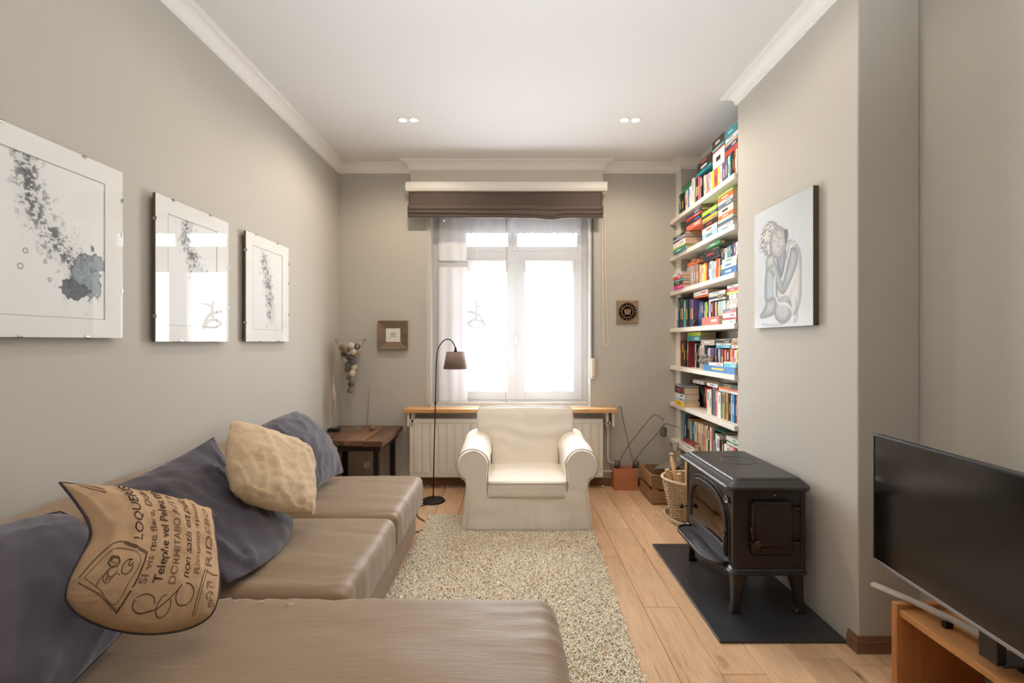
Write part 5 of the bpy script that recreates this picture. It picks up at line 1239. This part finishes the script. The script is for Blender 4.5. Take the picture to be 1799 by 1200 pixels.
# side door (facing the camera)
fnY = lambda u, v, w: (u, w, v)
sd = rrect(1.224, 1.430, .325, .590, .022)
b = MB(); b.ring(rrect(1.214, 1.440, .315, .600, .03), rrect(1.224, 1.430, .325, .590, .022), fnY, SY0-.004, SY0+.006); b.build('side_door_groove', P('groove_black', (14, 12, 12), rough=.8), stove)
b = MB(); b.prism(rrect(1.222, 1.432, .323, .592, .022), fnY, SY0-.014, SY0+.004); sdo = b.build('side_door', m_iron, stove, bevel=.005)
ORG[sdo.name] = ORG[stove.name]
b = MB(); b.prism(rrect(1.245, 1.412, .37, .572, .012), fnY, SY0-.020, SY0-.013); b.build('raised_panel', m_iron, sdo, bevel=.004)
b = MB(); b.box(1.262, 1.400, SY0-.024, SY0-.014, .343, .358); b.build('ledge_bar', m_iron2, sdo, bevel=.003)
for zz in (.558, .385): MB().tube([(1.425, SY0-.020, zz), (1.474, SY0-.020, zz-.002)], .009, 10).box(1.464, 1.478, SY0-.028, SY0+.004, zz-.018, zz+.012).build('hinge', m_iron2, sdo, bevel=.002)
b = MB(); b.tube([(1.228, SY0-.026, .385), (1.216, SY0-.030, .43), (1.212, SY0-.026, .47)], [.010, .007, .006], 8); b.tube([(1.212, SY0-.006, .385), (1.240, SY0-.03, .385)], .008, 8); b.build('handle_lever', m_iron2, sdo)
Mx = Matrix.Translation((1.242, SY0-.022, .385)) @ Matrix.Rotation(R(90), 4, 'X'); MB().lathe([(.002, 0), (.017, .002), (.019, .012), (.014, .020), (.008, .018), (.002, .018)], M=Mx, seg=18).build('handle_knob', P('worn_bronze_knob', (92, 66, 46), rough=.4, metal=.5), sdo)
MB().lathe([(.002, 0), (.007, .001), (.006, .005), (.002, .006)], M=Matrix.Translation((1.345, SY0+.002, .622)) @ Matrix.Rotation(R(90), 4, 'X'), seg=10).build('bolt', m_chrome, stove)
# legs
for (lx_, ly_, sx_, sy_) in ((1.158, 2.446, -1, -1), (1.158, 3.034, -1, 1), (1.478, 2.446, 1, -1), (1.478, 3.034, 1, 1)):
    b = MB(); secs = [(.012, .036, .032), (.022, .038, .033), (.036, .029, .026), (.07, .027, .024), (.12, .031, .028), (.17, .037, .034), (.205, .048, .042), (.222, .052, .046)]
    off = [(.012, .016), (.022, .016), (.034, .012), (.07, .004), (.12, 0), (.17, 0), (.205, 0), (.222, 0)]
    rings = []
    for (z, hx, hy), (_, oo) in zip(secs, off):
        # outer corner fixed, tapering towards the foot
        ox = lx_+sx_*(.022+oo*.6); oy = ly_+sy_*(.022+oo*.3)
        rings.append((z, min(ox, ox-sx_*2*hx*.75), max(ox, ox-sx_*2*hx*.75), min(oy, oy-sy_*2*hy*.75), max(oy, oy-sy_*2*hy*.75), .008))
    layers(b, rings, 3); b.build('leg', m_iron, stove, bevel=.0015)
b = MB(); b.box(1.17, 1.185, 2.50, 2.54, .165, .20); b.build('air_lever', m_iron, stove)
# ================= TV AND BENCH =================
tv = root('television', (1.60, 1.49, .387), 'large black flat television on a silver bar stand, right edge', 'television')
Fp, Np = Vector((1.490, 1.945, 0)), Vector((1.435, 1.035, 0)); tdir = (Np-Fp).normalized(); Lt = (Np-Fp).length; nrm = Vector((-tdir.y, tdir.x, 0)); nrm = -nrm if nrm.x > 0 else nrm
fT = lambda u, v, w: Fp+tdir*(u+ -.0)+nrm*(w)+Vector((0, 0, v))
def curve(u): return .0
zb_, zt_ = .512, 1.030
T = lambda u, v, w: tuple(Fp+tdir*u+nrm*w+Vector((0, 0, v)))
b = MB(); b.prism(rrect(0, Lt, zb_, zt_, .006, 3), T, -.030, .0); b.build('casing', m_tvb, tv, bevel=.003)
b = MB(); b.prism(rrect(.15, Lt-.15, zb_+.08, zt_-.08, .03, 3), T, -.055, -.030); b.build('rear_housing', m_tvb, tv, bevel=.008)
b = MB(); b.prism([(.008, zb_+.012), (Lt-.008, zb_+.012), (Lt-.008, zt_-.008), (.008, zt_-.008)], T, 0, .0015); b.build('screen', m_tv, tv)
m_bez = P('gunmetal_bezel', (70, 70, 74), rough=.3, metal=.7)
b = MB(); b.prism([(0, zb_-.003), (Lt, zb_-.003), (Lt, zb_+.010), (0, zb_+.010)], T, -.02, .005); b.build('lower_bezel', P('silver_bezel', (150, 146, 148), rough=.3, metal=.6), tv, bevel=.002)
b = MB(); b.prism([(0, zt_-.007), (Lt, zt_-.007), (Lt, zt_+.001), (0, zt_+.001)], T, -.02, .004).prism([(0, zb_+.010), (.007, zb_+.010), (.007, zt_-.007), (0, zt_-.007)], T, -.02, .004); b.build('bezel', m_bez, tv, bevel=.0015)
arc = []
for i in range(33):
    s = -1+2*i/32; y = 1.49-s*.485; x = 1.505+.125*(1-s*s); arc.append((x, y))
b = MB(); vs = []; fs = []
for i, (x, y) in enumerate(arc):
    a = Vector(arc[min(i+1, 32)])-Vector(arc[max(i-1, 0)]); a.normalize(); nn = Vector((-a.y, a.x))*.013
    for sx_, zz in ((-1, .390), (1, .390), (1, .404), (-1, .404)): vs.append((x+nn.x*sx_, y+nn.y*sx_, zz))
for i in range(32):
    for j in range(4): fs.append((i*4+j, i*4+(j+1) % 4, i*4+4+(j+1) % 4, i*4+4+j))
fs += [(3, 2, 1, 0), (128, 129, 130, 131)]
b.add(vs, fs); b.build('stand_bar', P('brushed_silver', (206, 204, 200), rough=.4, metal=.3), tv, bevel=.002)
b = MB(); b.box(1.51, 1.635, 1.45, 1.53, .404, .412).box(1.50, 1.53, 1.46, 1.52, .404, .62); b.build('neck', m_tvb, tv, bevel=.003)
for yy in (1.72, 1.49, 1.26): MB().box(1.60-.03*(abs(yy-1.49) > .1), 1.63-.03*(abs(yy-1.49) > .1), yy-.008, yy+.008, .3685, .390).build('rubber_foot', m_black, tv)
tb = root('tv_bench', (1.67, 1.38, 0), 'low oiled pine bench under the television', 'tv bench')
b = MB(); b.box(1.497, 1.838, 1.838, 1.865, 0, .387); b.build('end_panel', m_pinev, tb, bevel=.003)
b = MB(); b.box(1.497, 1.838, .90, .927, 0, .387); b.build('end_panel', m_pinev, tb, bevel=.003)
b = MB(); b.box(1.506, 1.838, .927, 1.838, .342, .368); b.build('top_board', m_pineb, tb, bevel=.003)
b = MB(); b.box(1.52, 1.838, .927, 1.838, .05, .072); b.build('lower_shelf', m_pineb, tb, bevel=.003)
# ================= CORNER: BRICK SCULPTURE, CRATE, BASKET =================
bx0_, bx1_, by0, by1 = .968, 1.190, 4.468, 4.612
t = root('candle_sculpture', (1.08, 4.54, 0), 'terracotta hollow brick holding three bent rusty rods by the window', 'sculpture')
b = MB(); nx, ny = 7, 3; zt = .196
b.box(bx0_, bx1_, by0, by0+.012, 0, zt).box(bx0_, bx1_, by1-.012, by1, 0, zt).box(bx0_, bx0_+.012, by0+.012, by1-.012, 0, zt).box(bx1_-.012, bx1_, by0+.012, by1-.012, 0, zt)
for i in range(1, nx): xx = bx0_+(bx1_-bx0_)*i/nx; b.box(xx-.003, xx+.003, by0+.012, by1-.012, 0, zt-.002)
for i in range(1, ny): yy = by0+(by1-by0)*i/ny; b.box(bx0_+.012, bx1_-.012, yy-.003, yy+.003, 0, zt-.001)
b.build('hollow_brick', m_brick, t)
m_rod = P('rusty_rod', (88, 72, 62), rough=.7, metal=.3)
Q = lambda x, y, d=4.54: px(x, y, d)
MB().tube(bez([Q(1089, 824), Q(1091, 808), Q(1098, 793), Q(1108, 778)], 5)+[Q(1140, 738), Q(1149, 729)]+bez([Q(1151, 728), Q(1158, 732), Q(1166, 737), Q(1167, 734)], 3), .0032, 6).build('rod', m_rod, t)
MB().tube([Q(1111, 826), Q(1113, 815)]+[Q(1105, 780), Q(1096, 742), Q(1091, 715)]+bez([Q(1090, 714), Q(1088, 715), Q(1085, 718)], 3), .0030, 6).build('rod', m_rod, t)
MB().tube([Q(1113, 826), Q(1114, 814)]+bez([Q(1116, 808), Q(1135, 784), Q(1158, 759)], 4)+bez([Q(1166, 747), Q(1172, 744.5), Q(1182, 748), Q(1193, 751)], 4), .0032, 6).build('rod', m_rod, t)
b = MB(); b.tube([Q(1166, 737), Q(1165, 748)], .001, 5); b.build('hook_wire', m_rod, t)
c_ = Q(1166, 767); lab(MB().lathe([(.002, 0), (.030, 0), (.034, .05), (.030, .088), (.024, .088), (.022, .03), (.002, .028)], c_, 4, smooth=False).build('hanging_cup', P('pierced_zinc', (104, 98, 92), rough=.6, var=(90, .4), bump=(120, .6)), t), 'hanging square grey tealight cup')
b = MB(); b.tube([Q(1193, 751, 4.40), Q(1192, 770, 4.40)], .001, 5); b.build('hook_wire', m_rod, t)
c_ = Vector((1.528, 4.40, H-(792-600)*4.40/F)); lab(MB().lathe([(.002, 0), (.026, 0), (.030, .045), (.028, .075), (.023, .075), (.020, .03), (.002, .028)], c_, 4, smooth=False).build('hanging_cup', P('frosted_cup', (188, 180, 166), rough=.4, var=(60, .2)), t), 'hanging pale tealight cup')
for xx in (1084.5, 1118.5): c_ = Q(xx, 826, 4.54); MB().lathe([(.002, 0), (.024, 0), (.026, .03), (.026, .066), (.022, .066), (.021, .03), (.002, .028)], (c_.x, c_.y, .197), 16).build('tealight_cup', P('smoked_cup', (92, 84, 78), rough=.3, var=(80, .4)) if xx < 1100 else bpy.data.materials['smoked_cup'], t)
# wooden crate
k0x, k1x, k0y, k1y = 1.205, 1.545, 4.075, 4.455
t = root('wooden_crate', (1.375, 4.26, 0), 'old slatted wooden crate in the corner behind the wicker basket', 'crate')
for zz, hh in ((.012, .100), (.150, .105)):
    for nm, a in (('near', (k0x, k1x, k0y, k0y+.012)), ('far', (k0x, k1x, k1y-.012, k1y))): MB().box(*a, zz, zz+hh).build('slat', m_crate, t, bevel=.002)
    for a in ((k0x, k0x+.012, k0y+.013, k1y-.013), (k1x-.012, k1x, k0y+.013, k1y-.013)): MB().box(*a, zz, zz+hh).build('slat', wood('crate_side_wood', (172, 134, 94), (134, 100, 68), 'Y', 10, rough=.7, bump=.5) if 'crate_side_wood' not in bpy.data.materials else bpy.data.materials['crate_side_wood'], t, bevel=.002)
for a in ((k0x+.013, k0y+.013), (k1x-.045, k0y+.013), (k0x+.013, k1y-.045), (k1x-.045, k1y-.045)): MB().box(a[0], a[0]+.032, a[1], a[1]+.032, 0, .252).build('corner_post', m_crate, t, bevel=.002)
for i in range(3): MB().box(k0x+.014, k1x-.014, k0y+.05+i*.10, k0y+.13+i*.10, .012, .022).build('bottom_board', m_crate, t)
rk = random.Random(8)
LG = [((1.27, 4.14, .05), (1.48, 4.20, .05)), ((1.26, 4.25, .055), (1.50, 4.23, .055)), ((1.27, 4.33, .05), (1.47, 4.37, .055)), ((1.28, 4.15, .125), (1.46, 4.18, .13)), ((1.33, 4.22, .135), (1.50, 4.30, .14)), ((1.38, 4.13, .205), (1.51, 4.24, .215))]
ll = ['lowest log at the near side of the wooden crate', 'lowest log in the middle of the wooden crate', 'lowest log at the wall side of the wooden crate', 'split log on the second layer in the crate, near side', 'split log on the second layer in the crate, middle', 'topmost split log in the crate beside the basket']
for k, (a, c_) in enumerate(LG):
    a, c_ = Vector(a), Vector(c_); b = MB(); b.tube([a+(c_-a)*i/4+Vector((0, 0, .003*sin(i*2+k))) for i in range(5)], [.030, .033, .034, .032, .030], 7, smooth=False)
    tag(b.build('firewood_log', m_logc if k % 2 else m_bark), ll[k], 'log', 'firewood in the crate')
# grey shovel-like pan / cloth lying over the crate
b = MB(); cl0 = [(1.30, 4.33, .245), (1.45, 4.24, .262), (1.58, 4.32, .300), (1.45, 4.44, .290)]
def clf(p):
    u, v = (p.x+1)/2, (p.y+1)/2; A_, B2, C2, D2 = [Vector(q) for q in cl0]; q = (A_*(1-u)+B2*u)*(1-v)+(D2*(1-u)+C2*u)*v
    q.z += .016*sin(pi*u)*sin(pi*v)+.006*noise.noise(Vector((u*4, v*4, 2)))+.004*p.z; return q
b.lat((14, 14, 2), clf); tag(b.build('grey_cloth', P('grey_felt', (132, 125, 118), rough=.95)), 'folded grey cloth lying over the back of the wooden crate', 'cloth')
# wicker basket
bc = Vector((1.375, 3.70, 0)); rb0, rb1, bh = .105, .185, .335
t = root('wicker_basket', bc, 'white washed wicker basket of kindling behind the stove', 'basket')
m_wk = P('whitewashed_willow', (214, 198, 172), rough=.7, var=(40, .25))
rad_ = lambda z: rb0+(rb1-rb0)*(z/bh)**.85
for i in range(24):
    a = 2*pi*i/24; b = MB(); b.tube([(bc.x+(rad_(z)+.002)*cos(a), bc.y+(rad_(z)+.002)*sin(a), .004+z) for z in (0, .07, .14, .21, .28, bh)], .0042, 5); b.build('stake', m_wk, t)
for j in range(30):
    z = .012+j*.0108; pts = []
    for i in range(72): a = 2*pi*i/72; r_ = rad_(z)+.004+.0045*cos(12*a+pi*(j % 2)); pts.append((bc.x+r_*cos(a), bc.y+r_*sin(a), z+.001*sin(5*a+j)))
    MB().tube(pts, .0036, 4, closed=True).build('weaver', m_wick, t)
for k in range(3):
    pts = [(bc.x+(rb1+.006+.006*cos(14*a+k*2.1))*cos(a), bc.y+(rb1+.006+.006*cos(14*a+k*2.1))*sin(a), bh+.006+.006*sin(14*a+k*2.1)) for a in [2*pi*i/90 for i in range(90)]]
    MB().tube(pts, .006, 6, closed=True).build('rim_braid', m_wk, t)
MB().lathe([(.002, .003), (rb0, .003), (rb0, .010), (.002, .010)], bc, 24).build('basket_bottom', m_wick, t)
rk = random.Random(21)
KP = [((-.05, -.02, .04), (-.125, -.01, .52)), ((-.02, .05, .04), (-.11, .06, .47)), ((.0, -.04, .04), (-.02, -.11, .43)), ((.03, .03, .04), (.05, .10, .47)), ((.05, -.02, .04), (.12, -.03, .41)), ((0, .01, .04), (.01, .02, .48)), ((-.03, -.05, .04), (-.10, -.09, .40)), ((.02, -.06, .04), (.06, -.12, .40)), ((-.06, .02, .04), (-.15, .03, .40))]
lbk = ['tallest round stick standing up out of the basket', 'second tallest stick in the basket, toward the crate', 'kindling stick at the near side of the basket', 'kindling stick at the wall side of the basket', 'kindling stick nearest the stove in the basket', 'kindling stick in the centre of the basket', 'short kindling block at the near left rim of the basket', 'short kindling block at the near right rim of the basket', 'short kindling stick at the far left rim of the basket']
for k, (a, c_) in enumerate(KP):
    a, c_ = bc+Vector(a), bc+Vector(c_); b = MB(); r_ = (.014 if k < 2 else .021); b.tube([a, (a+c_)/2, c_], [r_*.9, r_, r_*.95], 12 if k == 0 else 5, smooth=(k == 0))
    if k == 0: b.lathe([(.010, 0), (.018, .004), (.020, .014), (.012, .020), (.002, .021)], c_, 14)
    tag(b.build('kindling', m_logc), lbk[k], 'kindling', 'kindling in the wicker basket')
# shallow wicker tray under it
t = root('wicker_tray', (1.36, 3.72, 0), 'flat tilted wicker tray on the floor under the basket', 'tray')
tc2 = Vector((1.372, 3.74, 0))
for k in range(4):
    pts = [(tc2.x+(.178+.003*k)*cos(a)*.80, tc2.y+(.20+.005*k)*sin(a)*1.0, .008+.009*k) for a in [2*pi*i/60 for i in range(60)]]
    MB().tube(pts, .0055, 6, closed=True).build('rim_coil', m_wk, t)
